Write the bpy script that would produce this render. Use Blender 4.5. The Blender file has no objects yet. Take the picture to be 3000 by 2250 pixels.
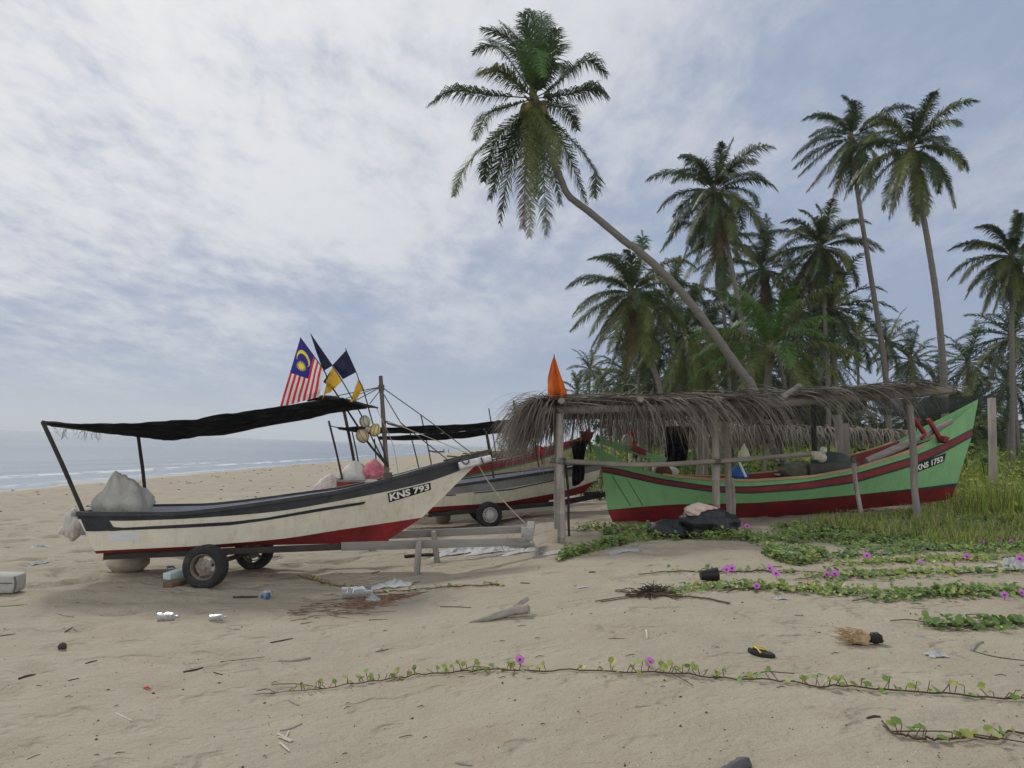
import bpy, math, random
import numpy as np
from mathutils import Vector, Matrix, noise
from mathutils.bvhtree import BVHTree
rad = math.radians
random.seed(11)
scene = bpy.context.scene
COL = scene.collection

# ------------------------------------------------------------------ camera
F = 2250.0
CAM = Vector((0.0, 0.0, 1.95))
PITCH, ROLL = 4.70, 2.0
ROT = Matrix.Rotation(rad(90 + PITCH), 3, 'X') @ Matrix.Rotation(rad(ROLL), 3, 'Z')
cam_data = bpy.data.cameras.new('camera')
cam_data.sensor_width = 36.0
cam_data.lens = 27.0
cam_data.clip_start = 0.05
cam_data.clip_end = 20000.0
cam = bpy.data.objects.new('camera', cam_data)
COL.objects.link(cam)
cam.matrix_world = Matrix.Translation(CAM) @ ROT.to_4x4()
scene.camera = cam

def ray(px, py):
    return (ROT @ Vector(((px - 1500) / F, -(py - 1125) / F, -1.0))).normalized()

def P(px, py, Y):
    d = ray(px, py)
    return CAM + d * ((Y - CAM.y) / d.y)

def onplane(px, py, O, n):
    d = ray(px, py)
    return CAM + d * ((O - CAM).dot(n) / d.dot(n))

# ------------------------------------------------------------------ terrain height
_kx = [-3000, -120, -40, -27, -22, -12, -5, -2, -1, 0, 0.9, 2, 3.5, 5, 7.5, 12, 25, 80, 3000]
_kz = [-30, -6, -1.6, -0.9, -0.6, -0.32, 0.0, 0.09, 0.15, 0.33, 0.5, 0.58, 0.67, 0.78, 0.93, 1.08, 1.2, 1.5, 1.8]
_tx = np.arange(-130, 130, 0.1)
_tz = np.interp(_tx, _kx, _kz)
_k = np.ones(15) / 15
_tz2 = np.convolve(np.pad(_tz, 7, mode='edge'), _k, 'valid')
SEA = -0.6

def sm(a, b, x):
    t = min(1.0, max(0.0, (x - a) / (b - a)))
    return t * t * (3 - 2 * t)

def gz(x, y):
    i = (x + 130) / 0.1
    if 0 <= i < len(_tx) - 1:
        k = int(i); f = i - k
        z = _tz2[k] * (1 - f) + _tz2[k + 1] * f
    else:
        z = float(np.interp(x, _kx, _kz))
    d2 = x * x + y * y
    fade = 1.0 / (1.0 + d2 / 3600.0)
    z += fade * (0.045 * noise.noise((x * .45, y * .45, 1.3)) + 0.022 * noise.noise((x * 1.3, y * 1.6, 5.1)))
    if d2 < 2500 and y > 1:
        w = 0.22 + 0.78 * max(sm(-1.0, -6.0, x), .75 * sm(9.0, 13.0, y))
        n1 = noise.noise((x * 2.1, y * 2.3, 9.7))
        z -= fade * w * 0.075 * sm(0.18, 0.5, n1)
        z += fade * w * 0.02 * noise.noise((x * 3.1 + 4, y * 3.6, 7.7))
        z += fade * w * 0.018 * noise.noise((x * 4.6, y * 5.2, 2.2))
    return z

def G(px, py):
    d = ray(px, py)
    t0, t = 1.0, 1.2
    while t < 3000:
        p = CAM + d * t
        if p.z < gz(p.x, p.y):
            break
        t0 = t; t *= 1.03
    a, b = t0, t
    for _ in range(24):
        m = (a + b) / 2
        p = CAM + d * m
        if p.z < gz(p.x, p.y): b = m
        else: a = m
    p = CAM + d * b
    return Vector((p.x, p.y, gz(p.x, p.y)))

# ------------------------------------------------------------------ materials
def nodes_of(m):
    m.use_nodes = True
    nt = m.node_tree
    return nt, nt.nodes, nt.links, nt.nodes['Principled BSDF']

MATS = {}
def M(name, col, rough=.75, var=.22, scale=4., bump=.25, bscale=45., metal=0., spec=.3, stretch=(1, 1, 1),
      dirt=None, dirt_amt=.5, dirt_scale=2.5, translucent=0., bdist=.01, streak=None, streak_amt=.5, chips=None):
    if name in MATS: return MATS[name]
    m = bpy.data.materials.new(name)
    nt, N, L, b = nodes_of(m)
    tc = N.new('ShaderNodeTexCoord')
    mp = N.new('ShaderNodeMapping'); mp.inputs['Scale'].default_value = stretch
    L.new(tc.outputs['Object'], mp.inputs['Vector'])
    n1 = N.new('ShaderNodeTexNoise'); n1.inputs['Scale'].default_value = scale; n1.inputs['Detail'].default_value = 6; n1.inputs['Roughness'].default_value = .62
    L.new(mp.outputs[0], n1.inputs['Vector'])
    mr = N.new('ShaderNodeMapRange'); mr.inputs[1].default_value = .3; mr.inputs[2].default_value = .7
    L.new(n1.outputs['Fac'], mr.inputs[0])
    mx = N.new('ShaderNodeMix'); mx.data_type = 'RGBA'
    c = Vector(col[:3])
    mx.inputs[6].default_value = (*(c * (1 - var)), 1)
    mx.inputs[7].default_value = (*[min(.95, v * (1 + var)) for v in c], 1)
    L.new(mr.outputs[0], mx.inputs[0])
    out = mx.outputs[2]
    if dirt is not None:
        n2 = N.new('ShaderNodeTexNoise'); n2.inputs['Scale'].default_value = dirt_scale; n2.inputs['Detail'].default_value = 8; n2.inputs['Roughness'].default_value = .7
        L.new(mp.outputs[0], n2.inputs['Vector'])
        m2 = N.new('ShaderNodeMapRange'); m2.inputs[1].default_value = .48; m2.inputs[2].default_value = .72; m2.inputs[4].default_value = dirt_amt
        L.new(n2.outputs['Fac'], m2.inputs[0])
        mx2 = N.new('ShaderNodeMix'); mx2.data_type = 'RGBA'
        L.new(m2.outputs[0], mx2.inputs[0]); L.new(out, mx2.inputs[6]); mx2.inputs[7].default_value = (*dirt, 1)
        out = mx2.outputs[2]
    for cc, sc, a0, a1, am, st in ((streak, 5, .5, .75, streak_amt, (2.2, 2.2, .22)), (chips, 16, .66, .69, .9, (1, 1, 1))):
        if cc is None: continue
        mq = N.new('ShaderNodeMapping'); mq.inputs['Scale'].default_value = st; L.new(tc.outputs['Object'], mq.inputs['Vector'])
        n4 = N.new('ShaderNodeTexNoise'); n4.inputs['Scale'].default_value = sc; n4.inputs['Detail'].default_value = 9; n4.inputs['Roughness'].default_value = .7; L.new(mq.outputs[0], n4.inputs['Vector'])
        m4 = N.new('ShaderNodeMapRange'); m4.inputs[1].default_value = a0; m4.inputs[2].default_value = a1; m4.inputs[4].default_value = am; L.new(n4.outputs['Fac'], m4.inputs[0])
        x4 = N.new('ShaderNodeMix'); x4.data_type = 'RGBA'; L.new(m4.outputs[0], x4.inputs[0]); L.new(out, x4.inputs[6]); x4.inputs[7].default_value = (*cc, 1); out = x4.outputs[2]
    L.new(out, b.inputs['Base Color'])
    b.inputs['Roughness'].default_value = rough
    b.inputs['Metallic'].default_value = metal
    b.inputs['Specular IOR Level'].default_value = spec
    if bump:
        n3 = N.new('ShaderNodeTexNoise'); n3.inputs['Scale'].default_value = bscale; n3.inputs['Detail'].default_value = 4
        L.new(mp.outputs[0], n3.inputs['Vector'])
        bp = N.new('ShaderNodeBump'); bp.inputs['Strength'].default_value = bump; bp.inputs['Distance'].default_value = bdist
        L.new(n3.outputs['Fac'], bp.inputs['Height']); L.new(bp.outputs[0], b.inputs['Normal'])
    if translucent:
        tr = N.new('ShaderNodeBsdfTranslucent'); L.new(out, tr.inputs['Color'])
        ms = N.new('ShaderNodeMixShader'); ms.inputs[0].default_value = translucent
        L.new(b.outputs[0], ms.inputs[1]); L.new(tr.outputs[0], ms.inputs[2])
        L.new(ms.outputs[0], N['Material Output'].inputs['Surface'])
    MATS[name] = m
    return m

# ------------------------------------------------------------------ mesh builder
class MB:
    def __init__(s):
        s.v = []; s.f = []; s.m = []
    def add(s, vs, fs, mat=0):
        o = len(s.v)
        s.v += [tuple(p) for p in vs]
        s.f += [tuple(i + o for i in f) for f in fs]
        s.m += [mat] * len(fs)
    def tube(s, pts, r, seg=8, mat=0, cap=True, wob=0.0, flat=1.0):
        pts = [Vector(p) for p in pts]
        n = len(pts)
        if not hasattr(r, '__len__'): r = [r] * n
        elif len(r) != n: r = list(np.interp(np.linspace(0, 1, n), np.linspace(0, 1, len(r)), r))
        vs = []; fs = []
        ref = None
        for i in range(n):
            t = (pts[min(i + 1, n - 1)] - pts[max(i - 1, 0)])
            if t.length < 1e-9: t = Vector((0, 0, 1))
            t.normalize()
            if ref is None:
                ref = Vector((0, 0, 1)) if abs(t.z) < .85 else Vector((0, 1, 0))
            a = t.cross(ref)
            if a.length < 1e-6: a = t.orthogonal()
            a.normalize(); bq = a.cross(t); ref = bq
            for k in range(seg):
                an = 2 * math.pi * k / seg
                rr = r[i] * (1 + (random.uniform(-wob, wob) if wob else 0))
                vs.append(pts[i] + a * math.cos(an) * rr + bq * math.sin(an) * rr * flat)
        for i in range(n - 1):
            for k in range(seg):
                k2 = (k + 1) % seg
                fs.append((i * seg + k, i * seg + k2, (i + 1) * seg + k2, (i + 1) * seg + k))
        if cap:
            fs.append(tuple(reversed(range(seg)))); fs.append(tuple((n - 1) * seg + k for k in range(seg)))
        s.add(vs, fs, mat)
    def box(s, c, size, rot=None, mat=0, bev=0.0):
        c = Vector(c); hx, hy, hz = [q / 2 for q in size]
        if bev <= 0:
            vs = [Vector((x * hx, y * hy, z * hz)) for x in (-1, 1) for y in (-1, 1) for z in (-1, 1)]
            fs = [(0, 1, 3, 2), (4, 6, 7, 5), (0, 4, 5, 1), (2, 3, 7, 6), (0, 2, 6, 4), (1, 5, 7, 3)]
        else:
            b = min(bev, hx * .9, hy * .9, hz * .9)
            bm = bmesh.new(); bmesh.ops.create_cube(bm, size=1)
            for v in bm.verts: v.co = Vector((v.co.x * size[0], v.co.y * size[1], v.co.z * size[2]))
            bmesh.ops.bevel(bm, geom=bm.edges[:], offset=b, segments=2, profile=.5, affect='EDGES')
            bm.verts.index_update()
            vs = [v.co.copy() for v in bm.verts]; fs = [[v.index for v in f.verts] for f in bm.faces]; bm.free()
        if rot is not None: vs = [rot @ v for v in vs]
        s.add([c + v for v in vs], fs, mat)
    def bar(s, a, b, w, h, mat=0, bev=.004, up=Vector((0, 0, 1))):
        a = Vector(a); b = Vector(b); d = b - a; l = d.length; d.normalize()
        y = up.cross(d)
        if y.length < 1e-4: y = Vector((0, 1, 0)).cross(d)
        y.normalize(); z = d.cross(y)
        s.box((a + b) / 2, (l, w, h), Matrix((d, y, z)).transposed(), mat, bev)
    def blob(s, c, r, seg=28, rings=16, amp=.1, fr=2.2, seed=0, flat=-.85, mat=0, shape=None, wr=.03):
        c = Vector(c); vs = []; fs = []
        for i in range(rings + 1):
            th = math.pi * i / rings
            for k in range(seg):
                ph = 2 * math.pi * k / seg
                d = Vector((math.sin(th) * math.cos(ph), math.sin(th) * math.sin(ph), math.cos(th)))
                q = d * fr + Vector((seed * 3.1, seed, 0))
                k1 = 1 + amp * noise.noise(q) + wr * abs(noise.noise(q * 3.3)) * 2 + wr * .6 * noise.noise(q * 8)
                p = Vector((d.x * r[0], d.y * r[1], d.z * r[2])) * k1
                if shape: p = shape(p, d)
                if p.z < flat * r[2]: p.z = flat * r[2] + (p.z - flat * r[2]) * .1
                vs.append(c + p)
        for i in range(rings):
            for k in range(seg):
                k2 = (k + 1) % seg
                fs.append((i * seg + k, (i + 1) * seg + k, (i + 1) * seg + k2, i * seg + k2))
        s.add(vs, fs, mat)
    def grid(s, rows, mat=0, flip=False):
        nr = len(rows); nc = len(rows[0])
        vs = [p for r in rows for p in r]; fs = []
        for i in range(nr - 1):
            for k in range(nc - 1):
                f = (i * nc + k, i * nc + k + 1, (i + 1) * nc + k + 1, (i + 1) * nc + k)
                fs.append(f[::-1] if flip else f)
        s.add(vs, fs, mat)
    def build(s, name, mats, parent=None, smooth=True, solid=0.0, sub=0):
        o0 = Vector(parent.get('_w', (0, 0, 0))) if parent is not None else Vector((0, 0, 0))
        me = bpy.data.meshes.new(name)
        me.from_pydata([(x - o0.x, y - o0.y, z - o0.z) for x, y, z in s.v], [], s.f)
        if not isinstance(mats, (list, tuple)): mats = [mats]
        for m in mats: me.materials.append(m)
        if len(mats) > 1: me.polygons.foreach_set('material_index', s.m)
        if smooth:
            me.polygons.foreach_set('use_smooth', [True] * len(me.polygons))
            if smooth != 'full':
                try: me.set_sharp_from_angle(angle=rad(40))
                except Exception: pass
        me.update()
        o = bpy.data.objects.new(name, me); COL.objects.link(o)
        if parent is not None:
            o.parent = parent
            o['_w'] = tuple(o0)
        if solid:
            md = o.modifiers.new('solid', 'SOLIDIFY'); md.thickness = solid; md.offset = 0
        if sub:
            md = o.modifiers.new('sub', 'SUBSURF'); md.levels = sub; md.render_levels = sub
        return o

import bmesh

def tag(o, label, cat, group=None, kind=None):
    o['label'] = label; o['category'] = cat
    if group: o['group'] = group
    if kind: o['kind'] = kind
    return o

def thing(name, loc, label, cat, group=None):
    o = bpy.data.objects.new(name, None); COL.objects.link(o)
    o.location = loc; o['_w'] = tuple(loc); o.empty_display_size = .1
    return tag(o, label, cat, group)

def solo(mb, name, mats, label, cat, group=None, loc=None, **kw):
    """a thing that is one mesh, origin moved to loc"""
    e = {'_w': tuple(loc)} if loc is not None else None
    class _P(dict): pass
    o0 = Vector(loc) if loc is not None else Vector((0, 0, 0))
    mb.v = [(x - o0.x, y - o0.y, z - o0.z) for x, y, z in mb.v]
    o = mb.build(name, mats, None, **kw)
    o.location = o0; o['_w'] = tuple(o0)
    return tag(o, label, cat, group)

def structure(o):
    o['kind'] = 'structure'; return o

def stuff(o, label, cat):
    tag(o, label, cat); o['kind'] = 'stuff'; return o

def lerp(a, b, t): return a + (b - a) * t

def polyline(pts, n):
    """resample 3d/2d polyline by arc length with Catmull-Rom smoothing"""
    pts = [Vector(p) for p in pts]
    if len(pts) == 2: return [pts[0].lerp(pts[1], i / (n - 1)) for i in range(n)]
    q = [pts[0] * 2 - pts[1]] + pts + [pts[-1] * 2 - pts[-2]]
    out = []
    for i in range(n):
        t = i / (n - 1) * (len(pts) - 1); k = min(int(t), len(pts) - 2); f = t - k
        a, b, c, d = q[k:k + 4]
        out.append(.5 * ((2 * b) + (c - a) * f + (2 * a - 5 * b + 4 * c - d) * f * f + (3 * b - a - 3 * c + d) * f ** 3))
    return out

def ground_z(p, dz=0.0): return Vector((p.x, p.y, gz(p.x, p.y) + dz))
# ------------------------------------------------------------------ world, sun
SUN_AZ, SUN_EL = -32.0, 42.0     # degrees: azimuth from +Y (negative = left), elevation
sun_dir = Vector((math.sin(rad(SUN_AZ)) * math.cos(rad(SUN_EL)), math.cos(rad(SUN_AZ)) * math.cos(rad(SUN_EL)), math.sin(rad(SUN_EL))))
world = bpy.data.worlds.new('World'); scene.world = world; world.use_nodes = True
def build_world():
    nt = world.node_tree; N = nt.nodes; L = nt.links
    bg = N['Background']; bg.inputs['Strength'].default_value = .1
    sky = N.new('ShaderNodeTexSky'); sky.sky_type = 'NISHITA'; sky.sun_disc = False
    sky.sun_elevation = rad(SUN_EL); sky.sun_rotation = rad(SUN_AZ); sky.dust_density = 2.0
    tc = N.new('ShaderNodeTexCoord')
    nrm = N.new('ShaderNodeVectorMath'); nrm.operation = 'NORMALIZE'; L.new(tc.outputs['Generated'], nrm.inputs[0])
    sp = N.new('ShaderNodeSeparateXYZ'); L.new(nrm.outputs[0], sp.inputs[0])
    def math_(op, a, b=None, clamp=False):
        n = N.new('ShaderNodeMath'); n.operation = op; n.use_clamp = clamp
        for i, q in enumerate((a, b)):
            if q is None: continue
            if isinstance(q, (int, float)): n.inputs[i].default_value = q
            else: L.new(q, n.inputs[i])
        return n.outputs[0]
    z = math_('MAXIMUM', sp.outputs['Z'], 0.0)
    zz = math_('ADD', z, .16)
    u = math_('DIVIDE', sp.outputs['X'], zz); v = math_('DIVIDE', sp.outputs['Y'], zz)
    cb = N.new('ShaderNodeCombineXYZ'); L.new(u, cb.inputs[0]); L.new(v, cb.inputs[1])
    def nz(scale, detail, rough, loc=(0, 0, 0), rot=0, sc=(1, 1, 1), dist=0.):
        mp = N.new('ShaderNodeMapping'); mp.inputs['Location'].default_value = loc; mp.inputs['Rotation'].default_value = (0, 0, rot); mp.inputs['Scale'].default_value = sc
        L.new(cb.outputs[0], mp.inputs[0])
        t = N.new('ShaderNodeTexNoise'); t.inputs['Scale'].default_value = scale; t.inputs['Detail'].default_value = detail; t.inputs['Roughness'].default_value = rough; t.inputs['Distortion'].default_value = dist
        L.new(mp.outputs[0], t.inputs['Vector']); return t.outputs['Fac']
    def rng(x, a, b, c=0., d=1.):
        n = N.new('ShaderNodeMapRange'); n.interpolation_type = 'SMOOTHSTEP'
        n.inputs[1].default_value = a; n.inputs[2].default_value = b; n.inputs[3].default_value = c; n.inputs[4].default_value = d
        L.new(x, n.inputs[0]); return n.outputs[0]
    def mix(f, a, b):
        n = N.new('ShaderNodeMix'); n.data_type = 'RGBA'
        for i, q in ((0, f), (6, a), (7, b)):
            if isinstance(q, (tuple, list)): n.inputs[i].default_value = (*q, 1) if len(q) == 3 else q
            elif isinstance(q, (int, float)): n.inputs[i].default_value = q
            else: L.new(q, n.inputs[i])
        return n.outputs[2]
    big = nz(1.0, 4, .55, (2.3, .7, 0), .3, (1, .8, 1), .5)
    mid = nz(2.9, 7, .66, (5, 1, 0), .55, (1, .5, 1), .25)
    fine = nz(12., 6, .65, (1, 7, 0), -.4, (1, .6, 1), .2)
    # thick sheet towards the hidden sun (up and left), broken altocumulus elsewhere
    sd = N.new('ShaderNodeVectorMath'); sd.operation = 'DOT_PRODUCT'; L.new(nrm.outputs[0], sd.inputs[0]); sd.inputs[1].default_value = tuple(sun_dir)
    glow = rng(sd.outputs['Value'], .62, 1.0)
    high = rng(z, .10, .30)
    d = math_('ADD', math_('MULTIPLY', big, .95), math_('MULTIPLY', mid, .62))
    d = math_('ADD', d, math_('MULTIPLY', fine, .47))
    d = math_('ADD', d, math_('MULTIPLY', high, .13))
    d = math_('ADD', d, math_('MULTIPLY', glow, .17))
    d = math_('SUBTRACT', d, math_('MULTIPLY', sp.outputs['X'], .17))
    cov = math_('MULTIPLY', rng(d, .93, 1.43), rng(z, .05, .28, .5, 1.))
    col = mix(cov, (3.1, 3.8, 5.25), (5.3, 5.65, 6.4))
    bright = math_('MULTIPLY', glow, rng(d, 1.05, 1.44))
    col = mix(bright, col, (7.8, 7.9, 8.05))
    hz = rng(z, .0, .11, 1., 0.)
    col = mix(math_('MULTIPLY', hz, .8), col, (4.0, 5.0, 6.2))
    col = mix(.05, col, sky.outputs[0])
    back = math_('MULTIPLY', rng(sp.outputs['Y'], -.3, .3, 1., 0.), rng(z, .35, .8, 1., .35))                  # added fill: unseen sky behind the camera brightened for surfaces facing it
    col = mix(math_('MULTIPLY', back, .9), col, (15.5, 15.2, 14.8))
    col = mix(rng(z, .56, .8), col, (4.4, 4.6, 5.0))
    L.new(col, bg.inputs['Color'])
build_world()
sun_data = bpy.data.lights.new('sun', 'SUN'); sun_data.energy = 2.2; sun_data.angle = rad(10); sun_data.color = (1, .95, .88)
sun = bpy.data.objects.new('sun', sun_data); COL.objects.link(sun)
sun.rotation_euler = sun_dir.to_track_quat('Z', 'Y').to_euler()
scene.view_settings.view_transform = 'Standard'; scene.view_settings.look = 'None'
scene.view_settings.exposure = 0; scene.view_settings.gamma = 1
scene.cycles.max_bounces = 8; scene.cycles.diffuse_bounces = 3; scene.cycles.glossy_bounces = 3
scene.cycles.transmission_bounces = 4; scene.cycles.transparent_max_bounces = 12; scene.cycles.volume_bounces = 0
scene.cycles.use_denoising = True
try: scene.cycles.sample_clamp_indirect = 6
except Exception: pass

# ------------------------------------------------------------------ ground sheet
def axis_pts(lo, hi, a, b, fine, grow):
    mid = list(np.arange(a, b + fine / 2, fine))
    up = []; s = fine; x = mid[-1]
    while x < hi: s *= grow; x += s; up.append(min(x, hi))
    dn = []; s = fine; x = mid[0]
    while x > lo: s *= grow; x -= s; dn.append(max(x, lo))
    return dn[::-1] + mid + up
def sand_material():
    m = bpy.data.materials.new('beach_sand')
    nt, N, L, b = nodes_of(m)
    tc = N.new('ShaderNodeTexCoord'); ob = tc.outputs['Object']
    def nz(scale, detail=5, rough=.6, sc=(1, 1, 1), rot=0.):
        mp = N.new('ShaderNodeMapping'); mp.inputs['Scale'].default_value = sc; mp.inputs['Rotation'].default_value = (0, 0, rot); L.new(ob, mp.inputs[0])
        t = N.new('ShaderNodeTexNoise'); t.inputs['Scale'].default_value = scale; t.inputs['Detail'].default_value = detail; t.inputs['Roughness'].default_value = rough
        L.new(mp.outputs[0], t.inputs['Vector']); return t.outputs['Fac']
    def rng(x, a, b_, c=0., d=1.):
        n = N.new('ShaderNodeMapRange'); n.interpolation_type = 'SMOOTHSTEP'
        for i, q in ((1, a), (2, b_), (3, c), (4, d)): n.inputs[i].default_value = q
        L.new(x, n.inputs[0]); return n.outputs[0]
    def mix(f, a, bb):
        n = N.new('ShaderNodeMix'); n.data_type = 'RGBA'
        for i, q in ((0, f), (6, a), (7, bb)):
            if isinstance(q, (tuple, list)): n.inputs[i].default_value = (*q, 1)
            elif isinstance(q, (int, float)): n.inputs[i].default_value = q
            else: L.new(q, n.inputs[i])
        return n.outputs[2]
    c = mix(rng(nz(.5, 4), .35, .65), (.282, .252, .2), (.334, .3, .24))
    c = mix(rng(nz(2.3, 8, .7, (.55, 1, 1), .25), .36, .68, 0., .7), c, (.26, .224, .166))
    c = mix(rng(nz(6.5, 6, .7, (.45, 1, 1), .15), .55, .72, 0., .22), c, (.2, .17, .125))  # shade of trampled dimples painted into the colour as dark streaks
    c = mix(rng(nz(140, 2, .6), .35, .65, 0, .5), c, (.42, .375, .29))
    c = mix(rng(nz(55, 3, .7), .62, .72, 0, .55), c, (.17, .135, .1))          # dark grains and specks
    c = mix(rng(nz(1.1, 6, .7), .55, .7, 0, .3), c, (.27, .21, .15))            # rusty leaf litter stain
    sp = N.new('ShaderNodeSeparateXYZ'); L.new(ob, sp.inputs[0])
    wetn = N.new('ShaderNodeMath'); wetn.operation = 'MULTIPLY_ADD'; L.new(nz(.25, 4), wetn.inputs[0]); wetn.inputs[1].default_value = 3.0; L.new(sp.outputs['X'], wetn.inputs[2])
    wet = rng(wetn.outputs[0], -19.6, -18.4, 1., 0.)
    c = mix(wet, c, (.17, .14, .11))
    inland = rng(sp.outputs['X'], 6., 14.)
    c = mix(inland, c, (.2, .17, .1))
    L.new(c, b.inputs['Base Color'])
    r = N.new('ShaderNodeMapRange'); L.new(wet, r.inputs[0]); r.inputs[3].default_value = .92; r.inputs[4].default_value = .35
    L.new(r.outputs[0], b.inputs['Roughness']); b.inputs['Specular IOR Level'].default_value = .2
    # bump: ripples, trampled lumps, grains
    def ml(a, k):
        n = N.new('ShaderNodeMath'); n.operation = 'MULTIPLY'; L.new(a, n.inputs[0]); n.inputs[1].default_value = k; return n.outputs[0]
    def ad(a, b2):
        n = N.new('ShaderNodeMath'); n.operation = 'ADD'; L.new(a, n.inputs[0]); L.new(b2, n.inputs[1]); return n.outputs[0]
    h = ad(ml(nz(5.5, 6, .62, (.7, 1, 1), .3), .06), ml(nz(24, 4, .6), .018))
    h = ad(h, ml(nz(160, 2, .6), .003))
    h = ad(h, ml(rng(nz(2.4, 3, .55, (.8, 1, 1), .2), .54, .7, 1., 0.), .05))     # trampled footprints
    h = ad(h, ml(nz(11, 3, .6, (.6, 1, 1), .1), .02))
    bp = N.new('ShaderNodeBump'); bp.inputs['Strength'].default_value = .85; bp.inputs['Distance'].default_value = 1.0
    L.new(h, bp.inputs['Height']); L.new(bp.outputs[0], b.inputs['Normal'])
    return m
def make_ground():
    xs = axis_pts(-60, 900, -14, 8.5, .065, 1.055); ys = axis_pts(-40, 1500, 3.0, 19, .065, 1.05)
    mb = MB()
    mb.grid([[(x, y, gz(x, y)) for x in xs] for y in ys])
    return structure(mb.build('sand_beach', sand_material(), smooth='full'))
make_ground()

# ------------------------------------------------------------------ sea
def sea_material():
    m = bpy.data.materials.new('sea_water')
    nt, N, L, b = nodes_of(m)
    tc = N.new('ShaderNodeTexCoord'); ob = tc.outputs['Object']
    def nz(scale, detail, sc, rough=.55):
        mp = N.new('ShaderNodeMapping'); mp.inputs['Scale'].default_value = sc; L.new(ob, mp.inputs[0])
        t = N.new('ShaderNodeTexNoise'); t.inputs['Scale'].default_value = scale; t.inputs['Detail'].default_value = detail; t.inputs['Roughness'].default_value = rough
        L.new(mp.outputs[0], t.inputs['Vector']); return t.outputs['Fac']
    cr = N.new('ShaderNodeMix'); cr.data_type = 'RGBA'
    mr = N.new('ShaderNodeMapRange'); mr.inputs[1].default_value = .35; mr.inputs[2].default_value = .65
    L.new(nz(.035, 4, (1, .25, 1)), mr.inputs[0]); L.new(mr.outputs[0], cr.inputs[0])
    cr.inputs[6].default_value = (.085, .135, .175, 1); cr.inputs[7].default_value = (.14, .19, .23, 1)
    at = N.new('ShaderNodeAttribute'); at.attribute_name = 'foam'
    fm = N.new('ShaderNodeMath'); fm.operation = 'MULTIPLY'; L.new(at.outputs['Fac'], fm.inputs[0])
    fr = N.new('ShaderNodeMapRange'); fr.inputs[1].default_value = .42; fr.inputs[2].default_value = .56; L.new(nz(1.3, 7, (1, .35, 1), .7), fr.inputs[0]); L.new(fr.outputs[0], fm.inputs[1])
    c2 = N.new('ShaderNodeMix'); c2.data_type = 'RGBA'; L.new(fm.outputs[0], c2.inputs[0]); L.new(cr.outputs[2], c2.inputs[6]); c2.inputs[7].default_value = (.72, .74, .76, 1)
    L.new(c2.outputs[2], b.inputs['Base Color'])
    b.inputs['Roughness'].default_value = .22; b.inputs['IOR'].default_value = 1.33; b.inputs['Specular IOR Level'].default_value = .5
    bp = N.new('ShaderNodeBump'); bp.inputs['Strength'].default_value = .35; bp.inputs['Distance'].default_value = .3
    ad = N.new('ShaderNodeMath'); ad.operation = 'ADD'; L.new(nz(.5, 6, (1, .3, 1)), ad.inputs[0]); L.new(nz(3, 3, (1, .6, 1)), ad.inputs[1])
    L.new(ad.outputs[0], bp.inputs['Height']); L.new(bp.outputs[0], b.inputs['Normal'])
    return m
def make_sea():
    xs = [-9000, -4000, -2000, -900, -500, -300, -200, -140, -100, -80, -65, -55] + list(np.arange(-48, -17.5, .3))
    ys = axis_pts(-300, 9000, 12, 90, .8, 1.08)
    mb = MB(); foam = []
    rows = []
    for y in ys:
        r = []
        for x in xs:
            wob = 1.6 * noise.noise((y * .04, 3.3, 0)) + .6 * noise.noise((y * .13, 8.3, 0))
            z = SEA; fo = 0.
            for (x0, amp, wd, br) in ((-26.2, .14, .8, .42), (-29.2, .12, .7, .66), (-33.5, .12, .9, 2.), (-39., .1, 1.2, 2.)):
                k = .5 + .5 * noise.noise((y * .055 + x0, x0, 4))
                g = math.exp(-((x - x0 - wob) / wd) ** 2)
                z += amp * g * k
                fo = max(fo, math.exp(-((x - x0 - wob - .35) / (wd * .6)) ** 2) * sm(br, br + .25, k + .12))
            fo = max(fo, .55 * math.exp(-((x + 22.3 - .5 * wob) / .5) ** 2))
            r.append((x, y, z)); foam.append(fo)
        rows.append(r)
    mb.grid(rows)
    o = mb.build('sea', sea_material(), smooth='full')
    a = o.data.attributes.new('foam', 'FLOAT', 'POINT'); a.data.foreach_set('value', foam)
    structure(o)
make_sea()
# ------------------------------------------------------------------ palms
FROND_G = M('frond_green', (.044, .076, .026), .5, .4, 3., 0, translucent=.18, spec=.35)
FROND_Y = M('frond_olive', (.1, .125, .036), .55, .3, 3., 0, translucent=.22, spec=.3)
FROND_B = M('frond_dead', (.14, .10, .055), .8, .3, 3., 0, translucent=.12, spec=.15)
FROND_L = M('frond_fresh', (.075, .155, .035), .5, .3, 3., 0, translucent=.3, spec=.35)
TRUNK = M('palm_bark', (.155, .145, .13), .9, .25, 3, .8, 9, dirt=(.085, .078, .068), dirt_amt=.9, dirt_scale=3, stretch=(.4, .4, 2.4), bdist=.04)
HEART = M('palm_heart', (.12, .10, .05), .9, .4, 6, .4, 20)
COCO = M('coconut_husk', (.16, .13, .04), .6, .3, 5, .2)
LEAFM = [FROND_G, FROND_Y, FROND_B, FROND_L]

def leaf_strip(mb, p, d0, d1, L, w, wv, mat):
    """tapered leaflet folding once from direction d0 to d1"""
    q = p + d0 * (L * .5); e = q + d1 * (L * .5)
    mb.add([p - wv * (w * .5), p + wv * (w * .5), q + wv * (w * .42), q - wv * (w * .42), e], [(0, 1, 2, 3), (3, 2, 4)], mat)

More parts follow.
